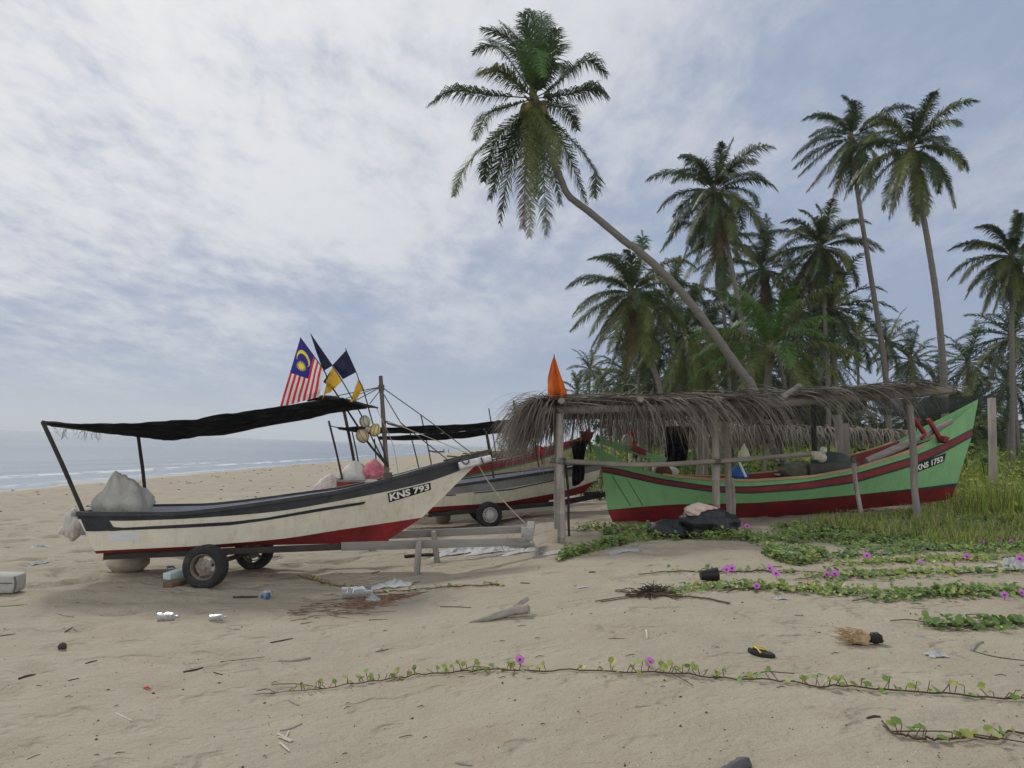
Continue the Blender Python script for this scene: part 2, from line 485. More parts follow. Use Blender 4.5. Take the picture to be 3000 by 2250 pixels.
def frond(mb, pts, rng, n=130, Lf=.85, w=.05, droop=.9, rise=.18, mat=0, rach=.022, grav=Vector((0, 0, -1)), start=.13):
    """a feather frond along a 3d rachis"""
    m = len(pts)
    mb.tube(pts, [rach, rach * .8, rach * .5, rach * .2], 4, mat, cap=False)
    for k in range(n):
        s = start + (1 - start) * (k + rng.uniform(.1, .9)) / n
        t = s * (m - 1); i = min(int(t), m - 2); f = t - i
        p = pts[i].lerp(pts[i + 1], f); tan = (pts[i + 1] - pts[i]).normalized()
        side = tan.cross(Vector((0, 0, 1)))
        if side.length < .15: side = tan.cross(Vector((0, 1, .2)))
        side.normalize(); up = side.cross(tan)
        L = Lf * min(1, .45 + 1.6 * (s - start)) * (1 - .72 * max(0, (s - .55) / .45) ** 1.6)
        for sg in (-1, 1):
            if rng.random() < .05: continue
            l = L * rng.uniform(.62, 1.15)
            d0 = (side * sg * rng.uniform(.6, .9) + tan * (.4 + .6 * s) + up * rise + Vector((rng.uniform(-.16, .16), rng.uniform(-.16, .16), rng.uniform(-.16, .16)))).normalized()
            d1 = (d0 + grav * (droop * rng.uniform(.6, 1.5))).normalized()
            leaf_strip(mb, p, d0, d1, l, w * rng.uniform(.8, 1.15), tan, mat)

def frond_curve(base, az, el, L, droop, wind, rng, n=9):
    d = Vector((math.cos(az) * math.cos(el), math.sin(az) * math.cos(el), math.sin(el)))
    p = Vector(base); pts = [p.copy()]
    for i in range(n):
        p = p + d * (L / n); pts.append(p.copy())
        d = (d + Vector((wind, 0, 0)) * (.5 * i / n) + Vector((0, 0, -1)) * droop * (.25 + i / n) * .55).normalized()
    return pts

def trunk_mesh(mb, pts, r0, r1, seg=12, n=26):
    pl = polyline(pts, n)
    rr = []
    for i in range(n):
        t = i / (n - 1)
        r = lerp(r0, r1, t ** .8)
        if t < .12: r *= 1 + 1.1 * (.12 - t) / .12 * .5
        rr.append(r)
    # ring scars: short steps
    pp = []; r2 = []
    for i in range(n - 1):
        for k in range(3):
            t = k / 3
            pp.append(pl[i].lerp(pl[i + 1], t)); r2.append(lerp(rr[i], rr[i + 1], t) * (1 + (.045 if k == 0 else -.01)))
    pp.append(pl[-1]); r2.append(rr[-1])
    mb.tube(pp, r2, seg, 0, wob=.02)
    return pl

def palm(trunk_px, Y, r0, r1, fl, seed, label, nfr=28, wind=-.25, nleaf=125, tops=None, droop=.5, yellow=.3, dead=.025,
         group='tall coconut palms behind the beached boats', coco=6, emin=-74, fresh=False, fronds=None, lw=.04, low=None):
    rng = random.Random(seed)
    pts = [P(x, y, Y + (q[0] if q else 0)) for x, y, *q in trunk_px]     # crown end first
    pts = pts[::-1]
    pts[0].z = gz(pts[0].x, pts[0].y) - .2
    root = thing('palm_tree', (pts[0].x, pts[0].y, gz(pts[0].x, pts[0].y)), label, 'palm tree', group)
    r0 *= .72; r1 *= .74
    mb = MB(); pl = trunk_mesh(mb, pts, r0, r1); mb.build('trunk', TRUNK, root)
    top = pl[-1]; ax = (pl[-1] - pl[-3]).normalized()
    hb = MB()
    hb.tube([top - ax * .5, top - ax * .1, top + ax * .35, top + ax * .8], [r1 * 1.0, r1 * 1.7, r1 * 1.4, r1 * .3], 10, 0, wob=.12)
    for k in range(10):                                          # old leaf bases
        a = rng.uniform(0, 6.28); d = Vector((math.cos(a), math.sin(a), rng.uniform(-.2, .7))).normalized()
        hb.tube([top - ax * rng.uniform(-.1, .4), top + d * .5], [.06, .03], 5, 0)
    crown = hb.build('crown', HEART, root)
    base = top + ax * .25
    if fronds:
        for (pp, dz, k) in fronds:
            n = len(pp); D = [lerp(0, dz, (i / n) ** 1.2) for i in range(1, n + 1)]
            cp = [base] + [P(x, y, base.y + d) for (x, y), d in zip(pp, D)]
            upw = pp[-1][1] < 150 / 1.0 + 40
            mb = MB(); frond(mb, polyline(cp, 12), rng, int(nleaf * (.9 if upw else 1.05)), fl * (.19 if upw else .21), lw * (.85 if upw else .95), (.55 if upw else 1.25) if k != 3 else .6, .05 if upw else .12, 0)
            mb.build('frond', LEAFM[k], crown)
    else:
        for k in range(nfr):
            t = (k + .5) / nfr
            az = k * 2.399963 + rng.uniform(-.25, .25)
            el = rad(lerp(84, emin, t ** .85)) + rng.uniform(-.12, .12)
            L = fl * rng.uniform(.82, 1.08) * (.8 if t < .12 else 1)
            mat = 0
            if fresh: mat = 3
            if t > .55 and rng.random() < yellow * 1.6: mat = 1
            elif rng.random() < yellow * .4: mat = 1
            if t > .85 and rng.random() < dead * 4: mat = 2
            mb = MB()
            c = frond_curve(base, az, el, L, droop * rng.uniform(.7, 1.2), wind, rng)
            frond(mb, c, rng, nleaf, L * .265, lw, .9 + 1.0 * t, .2 - .2 * t, 0)
            mb.build('frond', LEAFM[mat], crown)
    for k in range(coco):
        a = rng.uniform(0, 6.28); mb = MB()
        c = base + Vector((math.cos(a) * .34, math.sin(a) * .34, -.4 - rng.uniform(0, .35)))
        mb.blob(c, (.15, .15, .18), 10, 7, .06, 1.5, k, flat=-2)
        mb.build('coconut', COCO, crown)
    return root

def Z5(x, y): return (1200 + x / 2.074, y / 2.074)
def Z6(x, y): return (1650 + x / 1.951, 350 + y / 1.951)
def Z7(x, y): return (2250 + x / 1.7467, 250 + y / 1.7467)

# the leaning palm: each frond placed as the photo shows it, with its own depth
_pf = [(((520, 580), (380, 560), (250, 552), (125, 632)), -1.0, 0), (((600, 650), (470, 700), (395, 850)), -1.6, 0),
       (((640, 740), (470, 870), (330, 1030), (270, 1190)), -1.2, 1), (((660, 760), (560, 960), (490, 1210)), 1.5, 0),
       (((680, 780), (610, 1010), (548, 1355)), .8, 0), (((735, 760), (742, 1040), (728, 1440)), -1.6, 1),
       (((720, 760), (705, 1060), (690, 1390)), 1.4, 2), (((790, 760), (815, 1060), (835, 1430)), -.6, 0),
       (((800, 740), (860, 950), (915, 1240)), 1.6, 0), (((840, 740), (960, 930), (1075, 1240)), 1.0, 0),
       (((880, 750), (1030, 900), (1130, 1060), (1120, 1200)), -.8, 0), (((850, 640), (960, 665), (1020, 790)), 2.2, 0),
       (((860, 590), (1020, 560), (1110, 535), (1190, 570)), -.6, 0), (((860, 540), (980, 430), (1090, 365), (1195, 450)), .5, 0),
       (((800, 480), (850, 330), (895, 180)), -1.0, 0), (((770, 430), (795, 240), (805, 75)), 1.0, 0),
       (((745, 430), (735, 240), (690, 85)), -.8, 0), (((730, 420), (680, 260), (560, 140)), .8, 0),
       (((700, 400), (600, 230), (440, 170)), -.6, 0), (((680, 470), (580, 330), (490, 270), (390, 315)), .6, 0),
       (((680, 540), (590, 455), (500, 420), (440, 450)), -1.6, 1), (((765, 420), (810, 230), (840, 95)), 1.8, 0),
       (((800, 450), (880, 310), (935, 300)), 1.0, 0), (((700, 420), (610, 300), (500, 245)), 1.6, 3),
       (((755, 450), (750, 300), (790, 330), (810, 470)), -2.6, 3),
       (((800, 500), (870, 400), (920, 400), (945, 470)), -1.8, 0), (((780, 700), (870, 840), (900, 1020)), -2.2, 1),
       (((700, 690), (560, 800), (470, 980), (450, 1100)), 1.8, 0), (((770, 700), (775, 900), (770, 1190)), 2.0, 1),
       (((760, 400), (760, 180), (745, 70)), 0.4, 0)]
_pf = [([Z5(x, y) for x, y in pp], dz, k) for pp, dz, k in _pf]
palm([Z5(770, 640), Z5(845, 900), Z5(920, 1090), Z5(968, 1192), Z5(1090, 1285), Z5(1330, 1485), Z6(400, 725), Z6(600, 905), Z6(800, 1140), Z6(1000, 1420), Z6(1100, 1570), (2320, 1390)],
     24, .21, .13, 4.2, 1, 'tallest leaning coconut palm with kinked bare trunk hanging out over the boats', fronds=_pf, nleaf=135, coco=9)
palm([Z6(870, 440), Z6(930, 680), Z6(985, 960), Z6(1030, 1200), Z6(1080, 1520), (2206, 1300)], 36, .19, .13, 3.58, 2,
     'upright coconut palm with round crown just right of the leaning trunk', nfr=40, yellow=.35)
palm([Z7(430, 290), Z7(460, 560), Z7(520, 940), Z7(570, 1250), Z7(605, 1520), (2610, 1330)], 40, .22, .14, 3.41, 3,
     'tall slender coconut palm with ragged windswept crown, left of the tallest pair', nfr=28, wind=-.45, yellow=.2)
palm([Z7(740, 350), Z7(790, 640), Z7(850, 1000), Z7(885, 1300), Z7(905, 1640), (2770, 1350)], 33, .24, .14, 3.41, 4,
     'tall coconut palm standing behind the bow of the green boat', nfr=32, wind=-.2, yellow=.4)
palm([Z7(270, 850), Z7(285, 1100), Z7(300, 1350), Z7(308, 1560), (2428, 1330)], 42, .2, .14, 3.50, 5,
     'mid height coconut palm with full drooping crown and pale double trunk', nfr=42, yellow=.4)
palm([Z6(400, 1020), Z6(450, 1180), Z6(510, 1400), Z6(565, 1610), (1945, 1320)], 34, .2, .14, 3.41, 6,
     'bushy coconut palm left of the leaning trunk with one hanging orange dead frond', nfr=38, yellow=.6, dead=.05, wind=-.3)
palm([Z7(1245, 900), Z7(1248, 1200), Z7(1250, 1500), (2965, 1330)], 36, .17, .12, 2.97, 7,
     'coconut palm at the right edge of the photo with straight thin trunk', nfr=36, yellow=.3)
palm([(2235, 800), (2260, 950), (2300, 1150), (2310, 1320)], 47, .2, .14, 4.2, 8,
     'dark coconut palm half hidden behind the round crowned palm', nfr=32, yellow=.1)
palm([(2255, 1040), (2250, 1120), (2245, 1320)], 32, .22, .18, 3.9, 9,
     'young bright green coconut palm with long arching fronds close to the ground', nfr=24, fresh=True, emin=-25, droop=.4, wind=-.05, yellow=.5, coco=0)
palm([(2110, 720), (2100, 830), (2125, 960), (2150, 1320)], 44, .16, .12, 3.6, 10, 'thin coconut palm whose crown hides behind the upright round crowned palm', nfr=18, yellow=.5)
palm([(2010, 990), (2030, 1150), (2040, 1320)], 42, .18, .13, 3.9, 13, 'olive green coconut palm in the dense clump left of the leaning trunk foot', nfr=27, yellow=.7, emin=-78)
palm([(2080, 1010), (2085, 1150), (2090, 1320)], 46, .18, .13, 3.8, 14, 'shadowy coconut palm in the dense clump directly behind the leaning trunk', nfr=26, yellow=.5, emin=-78)
palm([(1960, 900), (1990, 1100), (2010, 1320)], 48, .18, .13, 3.8, 15, 'coconut palm peeking over the bushy palm left of the leaning trunk', nfr=24, yellow=.3)

# ---- farther palms: shared crowns, own trunks
FAR = {}
def far_crown(kind):
    if kind in FAR: return FAR[kind]
    rng = random.Random(100 + kind); mb = MB()
    nfr = 30
    for k in range(nfr):
        t = (k + .5) / nfr; az = k * 2.399963 + rng.uniform(-.3, .3); el = rad(lerp(82, -68, t ** .85)) + rng.uniform(-.15, .15)
        c = frond_curve((0, 0, 0), az, el, rng.uniform(.85, 1.1), .5 * rng.uniform(.7, 1.2), -.2, rng, 7)
        frond(mb, c, rng, 46, .25, .02, .5 + .8 * t, .2, 1 if rng.random() < .4 else (2 if t > .93 and rng.random() < .2 else 0), .008)
    mb.tube([(0, 0, -.15), (0, 0, .1)], [.05, .07], 6, 2)
    me_o = mb.build('crown', [FROND_G, FROND_Y, FROND_B], None)
    me = me_o.data; bpy.data.objects.remove(me_o)
    FAR[kind] = me
    return me

def far_palm(px, py, Y, size, label, group, kind, lean=0.0, tr=.15):
    rng = random.Random(int(px * 7 + py))
    top = P(px, py, Y); gx = top.x + lean
    base = Vector((gx, Y + rng.uniform(-.3, .3), gz(gx, Y)))
    root = thing('palm_tree', base, label, 'palm tree', group)
    mb = MB(); mid = base.lerp(top, .5) + Vector((lean * -.15, 0, 0))
    trunk_mesh(mb, [base - Vector((0, 0, .2)), mid, top], tr, tr * .7, 7, 10); mb.build('trunk', TRUNK, root)
    c = bpy.data.objects.new('crown', far_crown(kind)); COL.objects.link(c); c.parent = root
    c.location = top - base; c.scale = (size, size, size); c.rotation_euler = (0, 0, rng.uniform(-.5, .5) + (math.pi if rng.random() < .15 else 0))
    return root
gB = 'farther coconut palms along the grove'
for i, (px, py, Y, s, lab) in enumerate([
        (1728, 1082, 85, 2.9, 'small far coconut palm standing just right of the orange flag'),
        (1762, 1120, 95, 3.0, 'small far coconut palm overlapping the one right of the orange flag'),
        (1690, 1150, 80, 2.6, 'lowest of the small far coconut palms beside the orange flag'),
        (1832, 1090, 60, 3.4, 'short far coconut palm under the bushy crown left of the leaning trunk'),
        (1880, 1140, 55, 3.6, 'low dark coconut palm under the bushy crown with fronds near the shelter roof'),
        (2512, 985, 66, 3.6, 'distant coconut palm left of the slender tall trunk'),
        (2600, 1005, 72, 3.4, 'distant coconut palm directly behind the slender tall trunk'),
        (2668, 1055, 66, 3.4, 'distant coconut palm between the two tallest trunks'),
        (2835, 1060, 58, 3.3, 'distant coconut palm right of the tall trunk behind the green bow'),
        (2965, 985, 52, 3.9, 'second coconut palm at the right edge, lower and behind the thin one'),
        (2955, 1120, 62, 3.6, 'low coconut palm at the right edge behind the grey fence post'),
        (2380, 990, 56, 3.8, 'coconut palm behind the double trunk with dark crown'),
        (2340, 900, 54, 4.0, 'dark coconut palm crowding the left side of the double trunk palm'),
        (2440, 1060, 70, 3.4, 'low distant coconut palm right of the double trunk'),
        (2745, 1150, 60, 2.8, 'low coconut palm between tall trunk and green bow'),
        (2160, 960, 52, 4.0, 'coconut palm behind the foot of the leaning trunk'),
        (1790, 1180, 100, 3.2, 'very low far coconut palm right of the orange flag near the roof line'),
        (1516, 1216, 190, 3.3, 'lone tiny coconut palm far down the beach')]):
    far_palm(px, py, Y, s, lab, gB, i % 5, random.uniform(-.8, .8))
# second pale trunk beside the double trunk palm
far_palm(2436, 900, 43, 3.6, 'pale twin of the double trunked palm with its crown tucked behind', gB, 2, .9, .17)
# the dense background of the grove, nothing tells these apart
_r = random.Random(5)
for i in range(76):
    px = _r.uniform(1800, 2420) if i % 5 < 3 else _r.uniform(2400, 2990); Y = _r.uniform(48, 105); hgt = _r.uniform(2.6, 8.0) if px < 2350 else _r.uniform(2.2, 5.2)
    py = 1258 + .0349 * px - (hgt - .6) * 2250 / Y
    far_palm(px, py, Y, _r.uniform(2.6, 3.4), 'distant coconut palm in the dense dark back of the grove', 'dense back rows of the palm grove', i % 5, _r.uniform(-1, 1), .13)

# ---- feathery casuarina trees far down the beach
def casuarina(px, py_top, Y, wid, label, seed):
    rng = random.Random(seed); top = P(px, py_top, Y); base = Vector((top.x, Y, gz(top.x, Y))); h = top.z - base.z
    root = thing('casuarina_tree', base, label, 'tree', 'feathery trees far down the beach')
    mb = MB(); mb.tube([base, base + Vector((.2, 0, h * .5)), top], [.25, .15, .03], 6); mb.build('trunk', TRUNK, root)
    mb = MB()
    for k in range(2600):
        t = rng.random() ** .8; r = wid * (.35 + .65 * math.sin(math.pi * min(1, .18 + t * .8))) * rng.random() ** .5
        a = rng.uniform(0, 6.28)
        p = base + Vector((math.cos(a) * r, math.sin(a) * r, h * (.04 + .96 * t)))
        if noise.noise(p * .9) < -.18: continue
        d = Vector((math.cos(a), math.sin(a), rng.uniform(-.6, .5))).normalized(); s = rng.uniform(.25, .6)
        sd = d.orthogonal().normalized()
        mb.add([p, p + d * s * .5 + sd * .07, p + d * s, p + d * s * .5 - sd * .07], [(0, 1, 2, 3)])
    mb.build('crown', M('casuarina_needles', (.05, .075, .055), .8, .3, .6, 0, translucent=.15), root)
casuarina(1492, 1236, 150, 2.2, 'bluish feathery tree far down the beach, left one of the pair', 1)
casuarina(1530, 1228, 160, 3.2, 'bluish feathery tree far down the beach, taller right one of the pair', 2)
# ------------------------------------------------------------------ boats
WHITE = M('cream_boat_paint', (.63, .605, .51), .5, .07, 1.5, .1, 20, dirt=(.4, .36, .26), dirt_amt=.45, dirt_scale=1.6, spec=.4, stretch=(1, 1, 2), streak=(.27, .24, .18), streak_amt=.45, chips=(.2, .19, .17))
BLACKP = M('black_boat_paint', (.02, .023, .03), .45, .3, 3, .12, 30, dirt=(.09, .09, .095), dirt_amt=.45, spec=.4, chips=(.2, .2, .19))
REDP = M('red_bottom_paint', (.23, .018, .024), .6, .25, 2.5, .15, 25, dirt=(.07, .015, .015), dirt_amt=.7, dirt_scale=2, streak=(.12, .06, .05), streak_amt=.4, chips=(.25, .2, .17))
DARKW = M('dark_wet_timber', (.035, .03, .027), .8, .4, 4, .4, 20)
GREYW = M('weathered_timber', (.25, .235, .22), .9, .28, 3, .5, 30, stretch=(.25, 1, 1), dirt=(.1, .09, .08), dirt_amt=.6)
GREYWV = M('weathered_post', (.27, .25, .225), .9, .28, 3, .5, 30, stretch=(1, 1, .25), dirt=(.11, .1, .085), dirt_amt=.65, streak=(.07, .06, .05), streak_amt=.7)
POLE = M('dark_pole_wood', (.032, .028, .025), .85, .35, 6, .4, 30, stretch=(1, 1, .4))
DECKG = M('blue_grey_deck_paint', (.24, .255, .31), .6, .2, 3, .15, dirt=(.3, .14, .14), dirt_amt=.45, dirt_scale=1.2)
CLOTH = M('black_shade_cloth', (.009, .011, .013), .95, .3, 8, .5, 90, dirt=(.075, .075, .072), dirt_amt=.6, dirt_scale=12, stretch=(.3, 1, 1), spec=.05, chips=(.09, .09, .09))
ROPE = M('old_rope', (.09, .08, .065), .95, .3, 20, .3)
ROPEL = M('pale_rope', (.36, .33, .27), .95, .2, 20, .3)
RUBBER = M('tyre_rubber', (.022, .022, .024), .85, .3, 8, .4, 40, dirt=(.12, .105, .085), dirt_amt=.45, dirt_scale=6)
RIM = M('rusty_alloy_rim', (.22, .2, .175), .55, .3, 12, .3, dirt=(.12, .065, .035), dirt_amt=.7, dirt_scale=9, metal=.25)
RIM2 = M('silver_alloy_rim', (.5, .5, .5), .4, .15, 12, .1, metal=.3)
SIGN = M('plate_black', (.012, .012, .013), .5, .1, 4, 0)
SIGNW = M('plate_white', (.72, .72, .7), .6, .08, 20, 0, dirt=(.3, .3, .3), dirt_amt=.4, dirt_scale=30)

def smooth_line(a, n=3):
    for _ in range(n):
        b = a.copy(); b[1:-1] = (a[:-2] + 2 * a[1:-1] + a[2:]) / 4; a = b
    return a

class Hull:
    def __init__(s, O, axis, lines, B, weights, n=64):
        s.O = Vector(O); s.axis = Vector((axis[0], axis[1], 0)).normalized()
        s.n = Vector((-s.axis.y, s.axis.x, 0))
        if s.n.y < 0: s.n = -s.n
        s.N = n; s.near = []; s.far = []; s.B = B; s.b = []
        for ln, w in zip(lines, weights):
            ln = sorted(ln) if ln[0][0] < ln[-1][0] else ln
            xs = [p[0] for p in ln]; ys = [p[1] for p in ln]
            x0, x1 = xs[0], xs[-1]
            t = np.linspace(0, 1, n); px = x0 + (x1 - x0) * t
            py = smooth_line(np.interp(px, xs, ys), 4)
            nr = []; fr = []; bb = []
            for i in range(n):
                b = max(.012, B(t[i]) * (w(t[i]) if callable(w) else w))
                p = onplane(px[i], py[i], s.O - s.n * b, s.n)
                nr.append(p); fr.append(p + s.n * (2 * b)); bb.append(b)
            s.near.append(nr); s.far.append(fr); s.b.append(bb)
    def outer(s, name, mats, band_mats, parent, transom_mats=None, keel_drop=.02):
        mb = MB()
        for j in range(len(s.near) - 1):
            mb.grid([s.near[j], s.near[j + 1]], band_mats[j], flip=False)
            mb.grid([s.far[j], s.far[j + 1]], band_mats[j], flip=True)
        kl = [p + s.n * b - Vector((0, 0, keel_drop)) for p, b in zip(s.near[-1], s.b[-1])]
        mb.grid([s.near[-1], kl], band_mats[-1]); mb.grid([kl, s.far[-1]], band_mats[-1])
        for e in (0, s.N - 1):
            for j in range(len(s.near) - 1):
                tm = (transom_mats or band_mats)[j]
                mb.add([s.near[j][e], s.far[j][e], s.far[j + 1][e], s.near[j + 1][e]], [(0, 1, 2, 3)], tm)
        s.bvh = BVHTree.FromPolygons([Vector(v) for v in mb.v], mb.f)
        return mb.build(name, mats, parent)
    def inner(s, name, mat, parent, inset=.05, depth=.4, floorw=.78, t0=0.0, t1=1.0, line=0, low=None):
        mb = MB(); A = []; Bn = []; C = []; D = []
        i0 = int(t0 * (s.N - 1)); i1 = int(t1 * (s.N - 1)) + 1
        for i in range(i0, i1):
            p = s.near[line][i]; b = s.b[line][i]; bi = max(.004, b - inset)
            c = p + s.n * b
            dz = depth(i / (s.N - 1)) if callable(depth) else depth
            A.append(c - s.n * bi); Bn.append(c - s.n * bi * floorw - Vector((0, 0, dz)))
            C.append(c + s.n * bi * floorw - Vector((0, 0, dz))); D.append(c + s.n * bi)
        mb.grid([s.near[line][i0:i1], A], 0); mb.grid([A, Bn], 0); mb.grid([Bn, C], 0); mb.grid([C, D], 0); mb.grid([D, s.far[line][i0:i1]], 0)
        return mb.build(name, mat, parent)
    def rail(s, name, mat, parent, line=0, w=.05, h=.05, t0=0., t1=1., out=.0, dz=0., sides=(-1, 1)):
        for sd in sides:
            mb = MB(); i0 = int(t0 * (s.N - 1)); i1 = int(t1 * (s.N - 1)) + 1
            src = s.near[line] if sd < 0 else s.far[line]
            q = []
            for i in range(i0, i1):
                p = src[i] + s.n * sd * out + Vector((0, 0, dz))
                q.append([p + s.n * a + Vector((0, 0, b)) for a, b in ((-w / 2, -h / 2), (w / 2, -h / 2), (w / 2, h / 2), (-w / 2, h / 2), (-w / 2, -h / 2))])
            mb.grid(q, 0, flip=True)
            mb.add(q[0][:4], [(0, 1, 2, 3)]); mb.add(q[-1][:4], [(3, 2, 1, 0)])
            mb.build(name, mat, parent)
    def hit(s, px, py, off=.004):
        d = ray(px, py)
        h = s.bvh.ray_cast(CAM, d)
        if h[0] is None: return onplane(px, py, s.O - s.n * .3, s.n)
        return h[0] - d * off
    def decal(s, quads, name, mat, parent, off=.004, nu=24, nv=3):
        """painted marking: list of (top polyline px, bottom polyline px) draped on the near side"""
        mb = MB()
        for top, bot in quads:
            def samp(pl, k): 
                t = k * (len(pl) - 1); i = min(int(t), len(pl) - 2); f = t - i
                return lerp(pl[i][0], pl[i + 1][0], f), lerp(pl[i][1], pl[i + 1][1], f)
            rows = []
            for v in range(nv):
                r = []
                for u in range(nu):
                    a = samp(top, u / (nu - 1)); b = samp(bot, u / (nu - 1))
                    r.append(s.hit(lerp(a[0], b[0], v / (nv - 1)), lerp(a[1], b[1], v / (nv - 1)), off))
                rows.append(r)
            mb.grid(rows, 0)
        return mb.build(name, mat, parent)

def text_polys(txt):
    cu = bpy.data.curves.new('lettering', 'FONT'); cu.body = txt; cu.size = 1; cu.offset = .035; cu.resolution_u = 3
    o = bpy.data.objects.new('lettering', cu); COL.objects.link(o)
    bpy.context.view_layer.update()
    dg = bpy.context.evaluated_depsgraph_get(); me = bpy.data.meshes.new_from_object(o.evaluated_get(dg))
    bm = bmesh.new(); bm.from_mesh(me); bmesh.ops.triangulate(bm, faces=bm.faces[:])
    vs = [v.co.copy() for v in bm.verts]; fs = [[v.index for v in f.verts] for f in bm.faces]; bm.free()
    bpy.data.objects.remove(o); bpy.data.meshes.remove(me); bpy.data.curves.remove(cu)
    x0 = min(v.x for v in vs); x1 = max(v.x for v in vs); y0 = min(v.y for v in vs); y1 = max(v.y for v in vs)
    return [((v.x - x0) / (x1 - x0), (v.y - y0) / (y1 - y0)) for v in vs], fs

def lettering(h, txt, quad, parent, off=.009, m=(.035, .1)):
    """quad = TL, TR, BR, BL in photo px, letters draped over the hull"""
    TL, TR, BR, BL = quad
    uv, fs = text_polys(txt); vs = []
    for u, v in uv:
        u = lerp(m[0], 1 - m[0], u); v = lerp(m[1], 1 - m[1], v)
        x = lerp(lerp(BL[0], BR[0], u), lerp(TL[0], TR[0], u), v); y = lerp(lerp(BL[1], BR[1], u), lerp(TL[1], TR[1], u), v)
        vs.append(h.hit(x, y, off))
    mb = MB(); mb.add(vs, fs, 0)
    return mb.build('lettering', SIGNW, parent, smooth=False)

def wheel(root, c, n, R, w, style, rimmat, name='wheel'):
    """c centre, n outward axis (towards viewer)"""
    n = Vector(n).normalized(); a = n.cross(Vector((0, 0, 1))).normalized(); u = a.cross(n)
    def ring(prof, seg=40, mb=None, mat=0):
        rows = []
        for k in range(seg + 1):
            an = 2 * math.pi * k / seg; d = a * math.cos(an) + u * math.sin(an)
            rows.append([Vector(c) + d * r + n * x for r, x in prof])
        mb.grid(rows, mat, flip=True)
    rr = R * .62
    mb = MB()
    ring([(rr, w * .42), (rr * 1.08, w * .5), (R * .86, w * .52), (R * .95, w * .47), (R, w * .38), (R, w * .13), (R * .975, w * .12), (R * .975, w * .08), (R, w * .07), (R, -w * .07), (R * .975, -w * .08), (R * .975, -w * .12), (R, -w * .13), (R, -w * .38),
          (R * .95, -w * .47), (R * .86, -w * .52), (rr * 1.08, -w * .5), (rr, -w * .42), (rr, w * .42)], 40, mb)
    t = mb.build(name, [RUBBER], root)
    mb = MB()
    ring([(rr * .995, -w * .4), (rr * .98, w * .44), (rr * .93, w * .47), (rr * .86, w * .3), (rr * .84, w * .1), (rr * .84, -w * .35)], 40, mb)
    if style == 'steel':
        ring([(rr * .85, w * .12), (rr * .8, w * .2)], 40, mb)
        ns = 5
        for k in range(ns):
            for q in range(-4, 5):
                pass
        # dished disc with five kidney openings
        seg = 60; rows = []
        for k in range(seg + 1):
            an = 2 * math.pi * k / seg; d = a * math.cos(an) + u * math.sin(an)
            rows.append([Vector(c) + d * (rr * r) + n * x for r, x in ((.86, w * .12), (.78, w * .16), (.62, w * .26), (.5, w * .28), (.34, w * .3), (.22, w * .34), (.2, w * .4), (.0, w * .4))])
        nc = 8; vs = [p for r in rows for p in r]; fs = []
        for i in range(seg):
            for j in range(nc - 1):
                ph = (i + .5) / seg * ns % 1
                if j in (1,) and .2 < ph < .8: continue
                fs.append((i * nc + j, (i + 1) * nc + j, (i + 1) * nc + j + 1, i * nc + j + 1))
        mb.add(vs, fs, 0)
        for k in range(5):
            an = 2 * math.pi * (k + .5) / 5; d = a * math.cos(an) + u * math.sin(an)
            mb.tube([Vector(c) + d * rr * .34 + n * w * .28, Vector(c) + d * rr * .34 + n * w * .38], .011, 6)
    else:
        ns = 20
        for k in range(ns):
            an = 2 * math.pi * k / ns; d = a * math.cos(an) + u * math.sin(an)
            mb.bar(Vector(c) + d * rr * .2 + n * w * .36, Vector(c) + d * rr * .88 + n * w * .3, .02, .016, 0, .003, up=n)
        ring([(rr * .25, w * .3), (rr * .25, w * .38), (rr * .15, w * .42), (0.001, w * .42)], 20, mb)
    mb.build('rim', [rimmat], t)
    return t

def cloth_strip(lines, name, mat, parent, n=44, amp=.03, seed=0, solid=.012):
    """lines: list of (pixel polyline, depth); lofted in order; sagging fabric"""
    rows = []
    for pl, Y in lines:
        rows.append(polyline([P(x, y, Y) for x, y in pl], n))
    out = []
    m = 6
    for j in range(len(rows) - 1):
        for q in range(m):
            out.append([rows[j][i].lerp(rows[j + 1][i], q / m) for i in range(n)])
    out.append(rows[-1])
    for j, r in enumerate(out):
        for i, p in enumerate(r):
            e = min(1, 4 * i / n, 4 * (n - 1 - i) / n)
            p.z += amp * e * (noise.noise((i * .22, j * .55, seed)) + .5 * noise.noise((i * .6, j * 1.3, seed + 3)))
    mb = MB(); mb.grid(out)
    return mb.build(name, mat, parent, smooth='full', solid=solid)

def Za(x, y): return (50 + x / 2.07375, 950 + y / 2.07375)      # zoom windows used to measure the photo
def Zb(x, y): return (750 + x / 2.07375, 950 + y / 2.07375)
def Zf(x, y): return (800 + x / 4.1475, 970 + y / 4.1475)
def Zm(x, y): return (1200 + x / 3.687, 1150 + y / 3.687)
def Zg(x, y): return (1700 + x / 3.686, 1150 + y / 3.686)
def Zh(x, y): return (2200 + x / 2.37, 1050 + y / 2.37)
def Zr(x, y): return (2550 + x / 4.74, 1150 + y / 4.74)
def Zs(x, y): return (1400 + x / 2.37, 1000 + y / 2.37)

